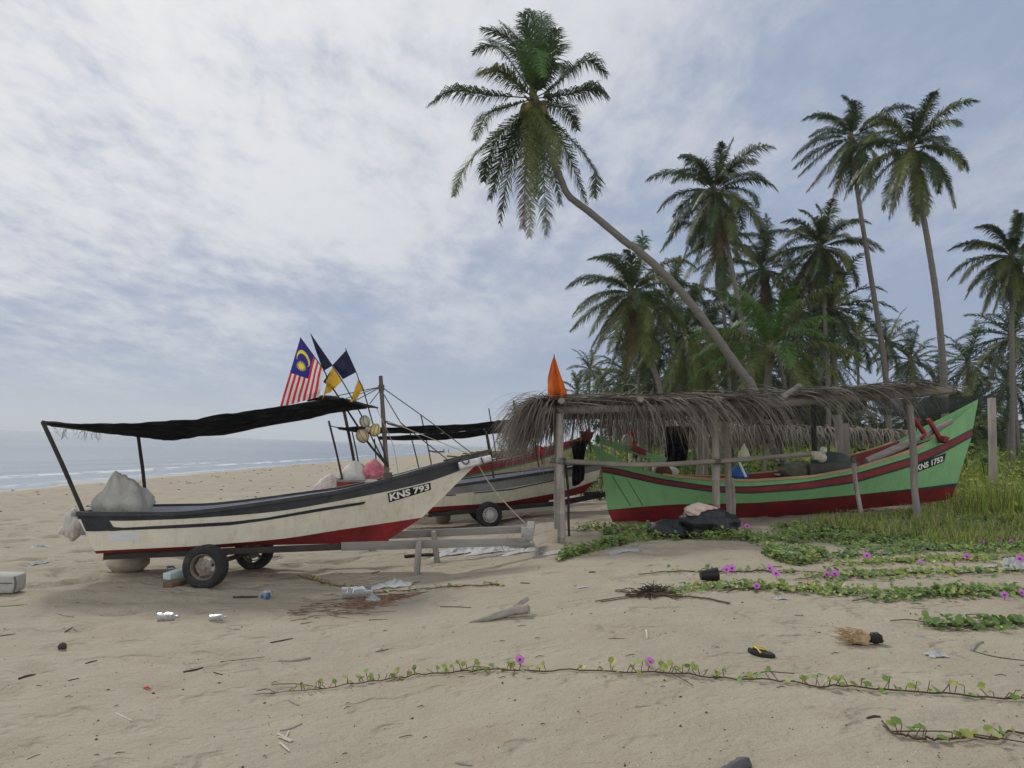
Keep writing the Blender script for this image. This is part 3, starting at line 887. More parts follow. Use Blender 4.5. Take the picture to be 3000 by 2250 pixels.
# ================================================================== boat 1
S1 = P(250, 1560, 10.95); E1 = P(1400, 1350, 11.7)
ax1 = (E1.x - S1.x, E1.y - S1.y)
def B1(t): return .74 * (.93 + .07 * sm(0, .3, t)) * (1 - max(0, (t - .25) / .75) ** 1.9)
L1 = [
 [(225, 1508), (330, 1509), (532, 1507), (650, 1494), (750, 1480), (850, 1465), (991, 1444), (1110, 1415), (1232, 1381), (1330, 1353), (1402, 1338)],
 [(229, 1521), (349, 1527), (532, 1521), (677, 1511), (750, 1505), (850, 1494), (991, 1468), (1136, 1440), (1261, 1411), (1353, 1377), (1399, 1357)],
 [(277, 1614), (556, 1601), (750, 1586), (850, 1576), (991, 1553), (1120, 1534), (1237, 1516)],
 [(281, 1622), (532, 1612), (750, 1598), (1015, 1592), (1090, 1588), (1139, 1581)]]
h1 = Hull(S1, ax1, L1, B1, [1.0, .985, lambda t: lerp(.9, .8, t), lambda t: lerp(.86, .45, t)])
b1 = thing('fishing_boat', (S1.x, S1.y, gz(S1.x, S1.y)), 'nearest cream fishing boat with black gunwale and red bottom, lettered KNS 793', 'boat', 'fishing boats drawn up on the beach')
h1.outer('hull', [BLACKP, WHITE, REDP], [0, 1, 2, 2], b1)
h1.inner('deck', DECKG, b1, .06, lambda t: min(.29, (1 - t) * 1.7), .8)
h1.rail('gunwale', BLACKP, b1, 0, .075, .05, 0, 1, 0, .012)
# painted stern block and the long thin stripe
h1.decal([([Za(380, 1168), Za(470, 1185), Za(560, 1192)], [Za(418, 1258), Za(480, 1258), Za(600, 1254)]),
          ([Za(552, 1205), Za(590, 1232), Za(645, 1236)], [Za(560, 1257), Za(590, 1256), Za(645, 1252)]),
          ([Za(645, 1236), Za(1000, 1217), Za(1300, 1200), Zb(60, 1176), Zb(400, 1116), Zb(668, 1076)],
           [Za(645, 1252), Za(1000, 1238), Za(1300, 1221), Zb(60, 1192), Zb(400, 1135), Zb(655, 1094)])], 'stripe', BLACKP, b1, .005, 60)
h1.decal([([Za(560, 1275), Za(740, 1268)], [Za(560, 1318), Za(740, 1312)])], 'painted_patch', M('pale_blue_patch', (.55, .56, .6), .6, .06, 5, 0), b1, .003, 10)
pq = [Zb(800, 1026), Zb(1060, 962), Zb(1064, 1006), Zb(808, 1083)]
pl_ = h1.decal([([pq[0], pq[1]], [pq[3], pq[2]])], 'registration_plate', SIGN, b1, .006, 16)
lettering(h1, 'KNS 793', pq, pl_, .010)
mb = MB()   # transom board, engine well
for t in (.02,):
    i = 1
    p = h1.near[0][0]; q = h1.far[0][0]
    mb.bar(p + Vector((-.03, 0, .0)), q + Vector((-.03, 0, .0)), .09, .06)
mb.build('transom_cap', GREYW, b1)
for t in (.34, .52, .7):
    i = int(t * 63); mb = MB(); a = h1.near[0][i] + h1.n * .06; b = h1.far[0][i] - h1.n * .06
    mb.bar(a - Vector((0, 0, .1)), b - Vector((0, 0, .1)), .2, .035); mb.build('thwart', DECKG, b1)
mb = MB(); i = 44; c = h1.near[0][i].lerp(h1.far[0][i], .5)
mb.bar(h1.near[0][46] + h1.n * .03 + Vector((0, 0, .02)), h1.far[0][46] - h1.n * .03 + Vector((0, 0, .02)), .16, .05)
mb.build('mast_beam', GREYW, b1)
mb = MB()                                                     # foredeck
r0 = [h1.near[0][k] + h1.n * .03 for k in range(48, 64)]; r1 = [h1.far[0][k] - h1.n * .03 for k in range(48, 64)]
mb.grid([r0, [(a + b) / 2 + Vector((0, 0, .03)) for a, b in zip(r0, r1)], r1]); mb.build('foredeck', M('pale_deck_paint', (.36, .35, .32), .6, .2, 4, .2), b1)
YM = 11.25
mb = MB(); mb.tube(polyline([P(1136, 1420, YM), P(1126, 1270, YM), P(1115, 1101, YM)], 14), [.038, .036, .033, .029], 9, wob=.05)
mast1 = mb.build('mast', M('dark_mast_wood', (.12, .105, .09), .9, .3, 5, .5, 30, stretch=(1, 1, .3), dirt=(.05, .045, .04)), b1)
mb = MB(); mb.tube([P(1117, 1128, YM), P(1118, 1144, YM)], .044, 9, wob=.1); mb.tube([P(1127, 1234, YM), P(1128, 1240, YM)], .046, 9, wob=.1)
mb.tube([P(1134, 1385, YM), P(1136, 1410, YM)], [.065, .09], 9, wob=.15); mb.build('rope_lashing', ROPE, mast1)
for a, b, r, nm in (((125, 1236), (247, 1510), .029, -.45), ((404, 1272), (427, 1470), .027, .62)):
    mb = MB(); Yp = S1.y + (E1.y - S1.y) * ((b[0] - 250) / 1150) + nm
    mb.tube(polyline([P(*b, Yp), P((a[0] + b[0]) / 2 + 2, (a[1] + b[1]) / 2, Yp), P(*a, Yp)], 8), r, 8, wob=.05); mb.build('canopy_pole', POLE, b1)
mb = MB(); mb.tube(polyline([P(122, 1238, 10.6), P(220, 1246, 10.7), P(330, 1244, 10.9)], 12), [.03, .035, .02, .03, .02], 7, wob=.25); mb.build('canopy_boom', POLE, b1); mb = MB()
mb.tube(polyline([P(900, 1170, 11.3), P(960, 1165, 11.3), P(1030, 1178, 11.2), P(1108, 1195, 11.2)], 14), [.03, .035, .03, .012], 7, wob=.2); mb.build('canopy_boom', POLE, b1); mb = MB()
mb.tube(polyline([P(985, 1198, 11.0), P(1050, 1190, 11.0), P(1104, 1194, 11.1)], 14), [.02, .03, .02, .012], 7, wob=.2)
mb.build('canopy_boom', POLE, b1)
cloth_strip([([(140, 1240), (300, 1243), (500, 1234), (650, 1216), (800, 1194), (985, 1168), (1020, 1176), (1070, 1190)], 10.5),
             ([(150, 1249), (300, 1256), (500, 1262), (650, 1252), (800, 1229), (985, 1188), (1030, 1190), (1070, 1194)], 10.75),
             ([(160, 1250), (255, 1262), (410, 1279), (510, 1285), (650, 1272), (850, 1236), (1000, 1206), (1075, 1196)], 11.3),
             ([(170, 1250), (265, 1260), (410, 1272), (510, 1276), (650, 1262), (850, 1226), (1000, 1200), (1075, 1195)], 11.6)], 'canopy', CLOTH, b1, 60, .03, 3)
mb = MB(); rr = random.Random(3)                              # frayed threads
for k in range(26):
    x = rr.uniform(150, 300); y = np.interp(x, [150, 300], [1252, 1266]); p = P(x, y, 10.7); q = p + Vector((rr.uniform(-.06, .06), 0, -rr.uniform(.03, .16)))
    mb.tube(polyline([p, (p + q) / 2 + Vector((rr.uniform(-.04, .04), 0, 0)), q], 6), .0025, 3)
mb.build('frayed_threads', CLOTH, b1)
def rope(parent, pts, r=.008, mat=ROPE, sag=.0, name='rope'):
    mb = MB(); q = polyline(pts, 14)
    for i, p in enumerate(q): p.z -= sag * math.sin(math.pi * i / 13)
    mb.tube(q, r, 5); return mb.build(name, mat, parent)
mt = P(1117, 1133, YM)
rope(b1, [mt, P(1250, 1228, 11.4), P(1386, 1331, 11.6)], .008, ROPE)
rope(b1, [P(1121, 1150, YM), P(1174, 1239, 11.3)], .008); rope(b1, [P(1174, 1239, 11.3), P(1324, 1357, 11.6)], .009)
rope(b1, [P(1136, 1234, YM), P(1198, 1258, 11.3), P(1380, 1332, 11.6)], .006, ROPEL)
rope(b1, [mt, P(952, 1167, 11.3)], .007); rope(b1, [mt, P(1039, 1175, 11.3)], .007); rope(b1, [P(1115, 1142, YM), P(1083, 1183, 11.2)], .007); rope(b1, [mt, P(1000, 1172, 11.2)], .006)
rope(b1, [P(1103, 1196, 11.2), P(1150, 1300, 11.2), P(1168, 1395, 11.3)], .005, ROPEL); rope(b1, [P(1135, 1240, YM), P(1160, 1247, 11.3), P(1182, 1250, 11.3)], .016)
mb = MB(); mb.bar(P(1300, 1352, 11.62), P(1440, 1319, 11.75), .09, .045); mb.build('bow_plank', M('mossy_plank', (.07, .06, .045), .9, .3, 5, .4), b1)
mb = MB(); mb.tube(polyline([P(1345, 1366, 11.45), P(1395, 1353, 11.5), P(1438, 1342, 11.55)], 10), [.062, .06, .055, .05], 10, wob=.06); wr = mb.build('white_roll', M('white_wrapped_cloth', (.5, .5, .52), .8, .15, 12, .4), b1)
mb = MB(); mb.tube([P(1409, 1340, 11.45), P(1418, 1361, 11.45)], .012, 6); mb.tube(polyline([P(1352, 1350, 11.4), P(1367, 1344, 11.4), P(1374, 1352, 11.4), P(1364, 1360, 11.4), P(1352, 1350, 11.4)], 14), .012, 6); mb.build('rope_lashing', ROPE, wr)

def hitchrope():
    a = P(1398, 1358, 11.6); b = P(1557, 1549, 12.1)
    rope(b1, [a, P(1445, 1432, 11.8), P(1510, 1505, 12.0), b], .009, ROPEL, .0, 'mooring_rope')
hitchrope()

# trailer 1
dn = h1.n
t1 = thing('boat_trailer', G(700, 1660), 'timber boat trailer under the black and cream boat, long grey rails resting on two legs', 'boat trailer', 'boat trailers')
def pl1(px, py, off): return onplane(px, py, S1 + dn * off, dn)
mb = MB(); A, Bq = pl1(305, 1630, -.5), pl1(1015, 1601, -.5); C = pl1(1552, 1586, -.5)
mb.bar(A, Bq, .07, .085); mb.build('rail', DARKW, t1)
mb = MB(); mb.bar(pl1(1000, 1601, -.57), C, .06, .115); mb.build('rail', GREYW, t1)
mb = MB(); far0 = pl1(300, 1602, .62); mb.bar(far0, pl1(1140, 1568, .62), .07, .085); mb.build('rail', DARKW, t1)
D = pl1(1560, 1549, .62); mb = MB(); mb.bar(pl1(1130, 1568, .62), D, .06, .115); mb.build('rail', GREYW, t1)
mb = MB(); mb.bar(C + Vector((-.02, -.05, .06)), D + Vector((-.02, .1, .06)), .12, .1); mb.build('crossbar', GREYW, t1)
mb = MB(); mb.box(C.lerp(D, .2) + Vector((-.06, -.12, .1)), (.16, .1, .16), None, 0, .012); mb.build('hitch_block', M('grey_iron', (.3, .3, .29), .7, .2, 8, .3, dirt=(.12, .07, .04)), t1)
rope(t1, [C.lerp(D, .3), C.lerp(D, .2) + Vector((.1, 0, -.15)), ground_z(C + Vector((.12, 0, 0)), .01)], .009, ROPEL)
rope(t1, [C + Vector((-.32, -.05, .08)), C + Vector((-.4, -.05, -.08)), C + Vector((-.32, -.05, -.16)), C + Vector((-.26, -.05, .06))], .007, ROPEL)
for (a, b, off) in (((1228, 1582), (1220, 1692), -.66), ((1270, 1556), (1284, 1650), .52)):
    mb = MB(); top = pl1(*a, off); bt = pl1(*b, off); bt.z = min(bt.z, gz(bt.x, bt.y)) - .1
    mb.bar(top, bt, .15, .075, 0, .01, up=Vector((1, 0, 0))); mb.build('leg', GREYWV, t1)
wc = P(603, 1653, 10.05); ad = dn; wc.z = gz(wc.x, wc.y) + .268
wheel(t1, wc, -ad + Vector((-.22, 0, 0)), .276, .19, 'steel', RIM)
wc2 = P(745, 1612, 11.75); wc2.z = gz(wc2.x, wc2.y) + .265; wheel(t1, wc2, -ad + Vector((-.22, 0, 0)), .276, .19, 'steel', RIM)
mb = MB(); mb.tube([wc + ad * .05, wc2 - ad * .05], .035, 8); mb.bar(P(640, 1630, 10.6), P(700, 1606, 11.2), .05, .05); mb.build('axle', M('rusty_axle', (.06, .045, .035), .8, .3, 8, .3), t1)

SACK = M('grey_woven_sack', (.33, .33, .31), .85, .14, 5, .55, 7, bdist=.08, stretch=(1, 1, .35), dirt=(.17, .165, .15), dirt_amt=.5, dirt_scale=3)
SACKW = M('white_woven_sack', (.52, .51, .48), .85, .12, 5, .55, 8, bdist=.07, stretch=(1, 1, .4), dirt=(.3, .28, .25), dirt_amt=.5, dirt_scale=3)
def sack_shape(p, d):
    k = 1 - .38 * sm(-.2, 1, d.z)
    f = 1 + .10 * math.sin(math.atan2(d.y, d.x) * 7) * sm(.2, .95, d.z)
    return Vector((p.x * k * f, p.y * k * f, p.z))
c = P(356, 1463, 10.8); mb = MB(); mb.blob(c, (.36, .33, .35), 48, 30, .3, 1.5, 14, -.75, 0, lambda p, d: sack_shape(p, d) + Vector((-.05 * d.z + .05 * abs(d.x), 0, -.05 * abs(noise.noise(d * 3)))), .05)
mb.blob(c + Vector((.2, -.02, -.16)), (.2, .2, .17), 20, 12, .15, 2.2, 9, -.8, 0, None, .03)
mb.blob(c + Vector((-.05, 0, .28)), (.11, .1, .06), 18, 10, .6, 4.5, 3, -.8, 0, None, .2)
solo(mb, 'sack', SACK, 'grey tied sack covering the engine in the stern of the cream boat', 'sack', loc=(c.x, c.y, c.z - .3), smooth='full')
c = P(214, 1535, 10.95); mb = MB()
mb.blob(c, (.13, .13, .2), 20, 16, .3, 2.2, 2, -2, 0, None, .1); mb.tube(polyline([P(232, 1528, 10.95), P(212, 1545, 10.9), P(200, 1570, 10.9)], 8), [.12, .1, .07, .05], 10, wob=.15)
mb.tube(polyline([P(215, 1540, 10.95), P(190, 1552, 10.9), P(172, 1560, 10.9)], 8), [.08, .07, .03], 8, wob=.2)
solo(mb, 'wrapped_outboard', SACKW, 'outboard motor leg wrapped in dirty white sheeting behind the transom of the cream boat', 'outboard motor', loc=c)
c = G(372, 1672); mb = MB(); c2 = Vector((c.x, c.y, c.z + .13)); mb.blob(c2, (.29, .26, .17), 30, 16, .1, 1.5, 5, -.8)
solo(mb, 'sandbag', M('pale_sandbag', (.4, .37, .31), .9, .15, 4, .4, 50, dirt=(.22, .19, .15), dirt_amt=.6), 'pale sandbag propping up the stern end of the near trailer', 'sandbag', 'sandbags under trailers', loc=c, smooth='full')

# ---- marker poles with flags and floats standing in boat 1
NAVY = M('navy_flag_cloth', (.018, .02, .055), .8, .2, 4, .3, 60, translucent=.15)
YEL = M('yellow_flag_cloth', (.55, .34, .04), .8, .2, 5, .3, 60, translucent=.25)
ORANGE = M('orange_flag_cloth', (.62, .14, .02), .7, .12, 4, .3, 60, translucent=.3)
FRED = M('flag_red', (.5, .035, .05), .75, .08, 6, .2, 60, translucent=.25); FWHT = M('flag_white', (.66, .63, .62), .75, .06, 6, .2, 60, translucent=.25)
FBLU = M('flag_blue', (.03, .025, .2), .75, .1, 6, .2, 60, translucent=.2); FYEL = M('flag_yellow', (.7, .6, .05), .75, .08, 6, .2, 60, translucent=.2)
FLOATW = M('dirty_white_float', (.48, .45, .37), .6, .15, 8, .2, dirt=(.25, .22, .17)); FLOATY = M('yellowed_float', (.5, .42, .2), .6, .15, 8, .2, dirt=(.3, .25, .15)); FLOATB = M('beige_float', (.45, .35, .25), .6, .15, 8, .2)
YF = 11.1
def patch(corners, nu, nv, Y, amp=.03, seed=0, func=None, ph=0., mats=(NAVY,), name='flag', parent=None, bulge=0.):
    (ax, ay), (bx, by), (cx, cy), (dx, dy) = corners           # hoist top, hoist bottom, fly bottom, fly top
    rows = []
    for j in range(nv + 1):
        v = j / nv; r = []
        for i in range(nu + 1):
            u = i / nu
            x = lerp(lerp(ax, dx, u), lerp(bx, cx, u), v); y = lerp(lerp(ay, dy, u), lerp(by, cy, u), v)
            yb = amp * u * (math.sin(u * 9 + v * 5 + ph) + .7 * noise.noise((u * 4, v * 4, seed)))
            x += bulge * 18 * noise.noise((u * 2.2, v * 3, seed + 7)) * u * (.3 + v)
            r.append(P(x, y, Y + yb - .02 * u))
        rows.append(r)
    mb = MB(); nc = nu + 1
    vs = [p for r in rows for p in r]; o = 0
    mb.v = [tuple(p) for p in vs]
    for j in range(nv):
        for i in range(nu):
            mb.f.append((j * nc + i, j * nc + i + 1, (j + 1) * nc + i + 1, (j + 1) * nc + i))
            mb.m.append(func((i + .5) / nu, (j + .5) / nv) if func else 0)
    return mb.build(name, list(mats), parent, smooth='full')
def national(u, v):
    if u < .5 and v < 8 / 14:
        X = u * 2; Yv = (v - 4 / 14) * 1.0                       # canton: 1.0 fly : 0.571 hoist
        x = (u - .23) ; y = (v - 4 / 14) * .5                    # metres-like units, flag 2:1
        if math.hypot(x + .02, y) < .118 and math.hypot(x - .012, y) > .1: return 3
        sx = u - .335; a = math.atan2(y, sx); r = math.hypot(sx, y)
        k = abs(((a / (2 * math.pi) * 14) % 1) - .5) * 2
        if r < lerp(.036, .085, k): return 3
        return 2
    return 0 if int(v * 14) % 2 == 0 else 1
def marker(pole, r, label, flags, floats):
    base = P(*pole[0], YF); root = thing('marker_pole', base, label, 'marker pole', 'flag topped net marker poles leaning in the cream boat')
    mb = MB(); mb.tube(polyline([P(x, y, YF + (.0 if k else .05)) for k, (x, y) in enumerate(pole)], 16), r, 7, wob=.04); mb.build('pole', POLE, root)
    for f in flags: f(root)
    for (x, y, rx, rz, m, tilt) in floats:
        mb = MB(); c = P(x, y, YF - .07); mb.blob((0, 0, 0), (rx, rx, rz), 16, 12, .04, 2, x, -2)
        R = Matrix.Rotation(tilt, 3, 'Y'); mb.v = [tuple(c + R @ Vector(v)) for v in mb.v]
        f = mb.build('float', m, root); mb = MB()
        for k in range(4):
            ring = []
            for q in range(13):
                a = math.pi * 2 * q / 12; v = Vector((math.cos(k * .785) * math.sin(a) * rx * 1.04, math.sin(k * .785) * math.sin(a) * rx * 1.04, math.cos(a) * rz * 1.04)); ring.append(c + R @ v)
            mb.tube(ring, .004, 4)
        mb.build('cord', ROPE, f)
marker([Zf(1400, 1650), Zf(1150, 1350), Zf(1050, 1190), Zf(830, 850), Zf(665, 600), Zf(620, 480), Zf(330, 78)], [.018, .017, .012, .010, .007],
       'marker pole flying the red and white striped national flag with blue canton', [lambda r: patch([Zf(330, 85), Zf(612, 470), Zf(560, 800), Zf(80, 925)], 168, 84, YF - .02, .05, 1, national, 0, (FRED, FWHT, FBLU, FYEL), 'national_flag', r, .28)],
       [(1062, 1277, .088, .1, FLOATB, -.6)])
marker([Zf(1385, 1640), Zf(1250, 1400), Zf(1075, 1030), Zf(950, 800), Zf(840, 605), Zf(720, 420), Zf(455, 35)], [.012, .010, .008, .006],
       'marker pole with a slim navy pennant above a yellow flag, middle of the three', [lambda r: patch([Zf(455, 38), Zf(718, 422), Zf(612, 486), Zf(520, 240)], 20, 20, YF + .02, .04, 2, None, 1., (NAVY,), 'navy_flag', r),
        lambda r: patch([Zf(725, 428), Zf(842, 604), Zf(690, 752), Zf(640, 620)], 20, 16, YF + .0, .05, 3, lambda u, v: 0, 2., (YEL,), 'yellow_flag', r, .2),
        lambda r: patch([Zf(650, 640), Zf(700, 745), Zf(640, 760), Zf(598, 830)], 10, 8, YF + .01, .03, 4, None, 2., (YEL,), 'yellow_flag_tail', r),
        lambda r: patch([Zf(735, 430), Zf(665, 600), Zf(640, 645), Zf(608, 615)], 10, 10, YF + .03, .03, 5, None, 2., (NAVY,), 'navy_flag_tail', r)],
       [(1069, 1235, .075, .085, FLOATW, -.3), (1079, 1258, .05, .045, FLOATW, .3)])
marker([Zf(1395, 1640), Zf(1330, 1420), Zf(1215, 1130), Zf(1100, 720), Zf(1040, 590), Zf(1010, 500), Zf(878, 208)], [.012, .010, .008, .006],
       'marker pole with a square navy flag above a torn yellow strip, right of the three', [lambda r: patch([Zf(885, 235), Zf(1012, 498), Zf(848, 586), Zf(722, 412)], 20, 20, YF + .04, .05, 6, None, 3., (NAVY,), 'navy_flag', r),
        lambda r: patch([Zf(1035, 588), Zf(1098, 712), Zf(985, 850), Zf(928, 880)], 20, 12, YF + .02, .05, 7, None, .5, (YEL,), 'yellow_flag', r, .5)],
       [(1099, 1260, .075, .09, FLOATY, .2)])

# ================================================================== boat 2 (white, spoked wheel)
S2 = P(1180, 1470, 17.0); E2 = P(1765, 1380, 17.9)
GREYP = M('faded_grey_gunwale_paint', (.2, .205, .21), .6, .15, 3, .1, dirt=(.1, .1, .1), dirt_amt=.5)
def B2(t): return .8 * (.93 + .07 * sm(0, .3, t)) * (1 - max(0, (t - .42) / .58) ** 2.3) ** .9
L2 = [[(1170, 1438), (1338, 1422), (1471, 1404), (1623, 1381), (1700, 1366), (1766, 1356)],
      [(1172, 1442), (1338, 1426), (1471, 1408), (1623, 1385), (1700, 1370), (1765, 1361)],
      [(1178, 1462), (1320, 1449), (1471, 1433), (1623, 1406), (1700, 1391), (1759, 1376)],
      [(1190, 1494), (1273, 1485), (1471, 1473), (1626, 1445), (1690, 1428), (1748, 1407)],
      [(1198, 1506), (1285, 1497), (1471, 1484), (1640, 1462), (1712, 1441)]]
h2 = Hull(S2, (E2.x - S2.x, E2.y - S2.y), L2, B2, [1, .99, .96, lambda t: lerp(.88, .7, t), lambda t: lerp(.82, .4, t)])
b2 = thing('fishing_boat', (S2.x, S2.y, gz(S2.x, S2.y)), 'white fishing boat with faded grey gunwale band on the spoked wheel trailer', 'boat', 'fishing boats drawn up on the beach')
h2.outer('hull', [BLACKP, GREYP, WHITE, REDP], [0, 1, 2, 3, 3], b2)
h2.inner('deck', DECKG, b2, .06, lambda t: min(.28, (1 - t) * 1.4), .8); h2.rail('gunwale', BLACKP, b2, 0, .07, .045, 0, 1, 0, .01)
h2.decal([([Zm(700, 1080), Zm(1100, 1040), Zm(1560, 944), Zm(1640, 925)], [Zm(700, 1092), Zm(1100, 1053), Zm(1560, 956), Zm(1640, 937)]), ([Zm(395, 1108), Zm(500, 1100)], [Zm(395, 1120), Zm(500, 1112)])], 'stripe', BLACKP, b2, .006, 30)
mb = MB(); mb.bar(P(1506, 1378, 17.3), P(1660, 1366, 17.3), .08, .06); mb.bar(P(1521, 1375, 17.3), P(1516, 1405, 17.3), .04, .03); mb.bar(P(1540, 1380, 17.3), P(1510, 1412, 17.3), .025, .02); mb.build('outrigger_bar', GREYW, b2)
t2 = thing('boat_trailer', G(1440, 1530), 'boat trailer with silver spoked wheel under the white boat in the middle of the beach', 'boat trailer', 'boat trailers')
n2 = h2.n
wc = P(1433, 1503, 16.5); wc.z = gz(wc.x, wc.y) + .262; wheel(t2, wc, -n2 + Vector((.12, 0, 0)), .27, .2, 'spoke', RIM2); wc2 = wc + n2 * 1.7 + Vector((.1, 0, .0)); wc2.z = gz(wc2.x, wc2.y) + .262; wheel(t2, wc2, -n2 + Vector((.1, 0, 0)), .27, .22, 'steel', RIM)
mb = MB(); mb.tube([wc, wc2], .035, 8); mb.build('axle', DARKW, t2)
for off in (-.5, .5):
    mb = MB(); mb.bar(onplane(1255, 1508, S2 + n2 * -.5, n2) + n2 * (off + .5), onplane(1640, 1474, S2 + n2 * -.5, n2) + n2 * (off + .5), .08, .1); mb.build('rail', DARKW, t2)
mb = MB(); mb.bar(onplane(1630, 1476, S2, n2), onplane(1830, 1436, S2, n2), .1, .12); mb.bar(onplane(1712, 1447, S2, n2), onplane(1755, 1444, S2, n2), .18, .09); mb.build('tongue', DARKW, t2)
mb = MB(); a = onplane(1801, 1444, S2, n2); b = ground_z(onplane(1812, 1487, S2, n2), -.1); mb.bar(a, b, .1, .07, up=Vector((1, 0, 0))); mb.build('leg', GREYWV, t2)
c = G(1297, 1532); mb = MB(); mb.blob(Vector((c.x, c.y, c.z + .16)), (.18, .18, .2), 18, 12, .1, 1.5, 7, -.8); solo(mb, 'sandbag', M('brown_sandbag', (.24, .21, .16), .9, .2, 5, .4), 'brown sandbag propping up the stern end of the white boat trailer', 'sandbag', 'sandbags under trailers', loc=c, smooth='full')

# ================================================================== boat 3 (cream, dark red gunwale)
S3 = P(985, 1440, 20.3); E3 = P(1690, 1320, 21.2)
GRN = M('green_stripe_paint', (.03, .17, .085), .55, .15, 3, .1); DRED = M('dark_red_paint', (.19, .025, .03), .6, .2, 3, .1, dirt=(.07, .02, .02), dirt_amt=.5)
TAN = M('buff_boat_paint', (.44, .39, .28), .6, .1, 2, .1, dirt=(.3, .25, .17), dirt_amt=.4)
def B3(t): return .85 * (.9 + .1 * sm(0, .3, t)) * (1 - max(0, (t - .42) / .58) ** 2.3) ** .9
L3 = [[(985, 1406), (1120, 1406), (1260, 1393), (1400, 1364), (1504, 1345), (1580, 1324), (1692, 1288)],
      [(986, 1412), (1120, 1411), (1260, 1397), (1400, 1368), (1504, 1349), (1580, 1329), (1691, 1292)],
      [(989, 1426), (1120, 1425), (1260, 1415), (1400, 1387), (1504, 1363), (1580, 1345), (1687, 1303)],
      [(990, 1431), (1120, 1430), (1260, 1420), (1400, 1392), (1504, 1368), (1580, 1350), (1686, 1307)],
      [(1004, 1470), (1120, 1478), (1400, 1462), (1550, 1432), (1640, 1372)]]
h3 = Hull(S3, (E3.x - S3.x, E3.y - S3.y), L3, B3, [1, .99, .97, .96, lambda t: lerp(.8, .35, t)])
b3 = thing('fishing_boat', (S3.x, S3.y, gz(S3.x, S3.y)), 'buff fishing boat with dark red gunwale and green stripes, farthest back', 'boat', 'fishing boats drawn up on the beach')
h3.outer('hull', [GREYP, DRED, GRN, TAN], [0, 1, 2, 3, 3], b3)
h3.inner('deck', DECKG, b3, .06, lambda t: min(.28, (1 - t) * 1.4), .8); h3.rail('gunwale', DRED, b3, 0, .07, .05, .3, 1, 0, .01)
h3.decal([([Zm(560, 966), Zm(760, 935), Zm(1010, 888)], [Zm(560, 976), Zm(760, 946), Zm(1005, 898)]), ([(992, 1441), (1100, 1434), (1200, 1424)], [(994, 1452), (1080, 1450), (1190, 1440)])], 'stripe', GRN, b3, .006, 24)
h3.decal([([(1003, 1434), (1110, 1429)], [(1005, 1441), (1080, 1440)])], 'white_stripe', M('white_stripe', (.6, .6, .58), .6, .05, 3, 0), b3, .01, 10)
for a, b, r, Yp in (((963, 1233), (1004, 1408), .05, 20.0), ((1008, 1205), (1046, 1400), .075, 20.6), ((1032, 1266), (1058, 1400), .035, 20.9), ((1097, 1285), (1104, 1400), .03, 20.9), ((1233, 1215), (1270, 1392), .03, 20.4), ((1196, 1249), (1233, 1395), .03, 20.0),
                    ((1420, 1240), (1446, 1375), .05, 20.5), ((1432, 1196), (1458, 1370), .03, 20.3), ((1505, 1173), (1513, 1290), .055, 20.8)):
    Yp += .35; mb = MB(); mb.tube(polyline([P(*b, Yp), P((a[0] + b[0]) / 2 + 1, (a[1] + b[1]) / 2, Yp), P(*a, Yp)], 6), r * .56, 7, wob=.06); mb.build('canopy_pole', POLE, b3)
mb = MB(); mb.tube(polyline([P(962, 1246, 20.2), P(990, 1253, 20.2), P(1010, 1256, 20.2)], 6), .014, 5); mb.build('rope', ROPE, b3)
def rolled(pts, Y, name, parent, seed, r):
    mb = MB(); q = polyline([P(x, y, Y) for x, y in pts], 40); rr = [lerp(.25, 1, min(1, i / 5)) * lerp(.5, 1, min(1, (39 - i) / 4)) * r * (1 + .3 * noise.noise((i * .4, seed, 0))) for i in range(40)]
    mb.tube(q, rr, 12, wob=.12); return mb.build(name, CLOTH, parent)
cloth_strip([([(986, 1251), (1060, 1252), (1250, 1248), (1420, 1238), (1480, 1230), (1515, 1241)], 19.9), ([(990, 1254), (1100, 1260), (1250, 1260), (1420, 1250), (1480, 1240), (1515, 1244)], 20.1),
             ([(992, 1258), (1080, 1268), (1250, 1267), (1400, 1257), (1480, 1246), (1515, 1246)], 20.6), ([(992, 1256), (1080, 1266), (1250, 1265), (1400, 1257), (1480, 1246), (1515, 1245)], 20.9)], 'canopy', CLOTH, b3, 40, .05, 9)
cv2 = cloth_strip([([(1105, 1279), (1250, 1273), (1380, 1262), (1460, 1252), (1580, 1240)], 17.5), ([(1108, 1284), (1250, 1281), (1400, 1270), (1470, 1259), (1580, 1246)], 17.7),
             ([(1110, 1288), (1260, 1288), (1400, 1277), (1540, 1256), (1580, 1248)], 18.1), ([(1110, 1284), (1260, 1281), (1400, 1271), (1540, 1251), (1580, 1246)], 18.4)], 'canopy', CLOTH, b2, 40, .04, 12)
for a, b, Yp in (((1423, 1262), (1447, 1400), 17.4), ((1560, 1243), (1580, 1375), 17.6)):
    mb = MB(); mb.tube([P(*b, Yp), P(*a, Yp)], .022, 7, wob=.06); mb.build('canopy_pole', POLE, b2)
PINK = M('pink_net_sack', (.5, .14, .19), .9, .3, 9, .9, 14, bdist=.05, dirt=(.55, .42, .4), dirt_amt=.6, dirt_scale=6)
NETW = M('white_pink_net', (.5, .46, .44), .9, .2, 12, .9, 16, bdist=.05, dirt=(.5, .2, .2), dirt_amt=.5, dirt_scale=8)
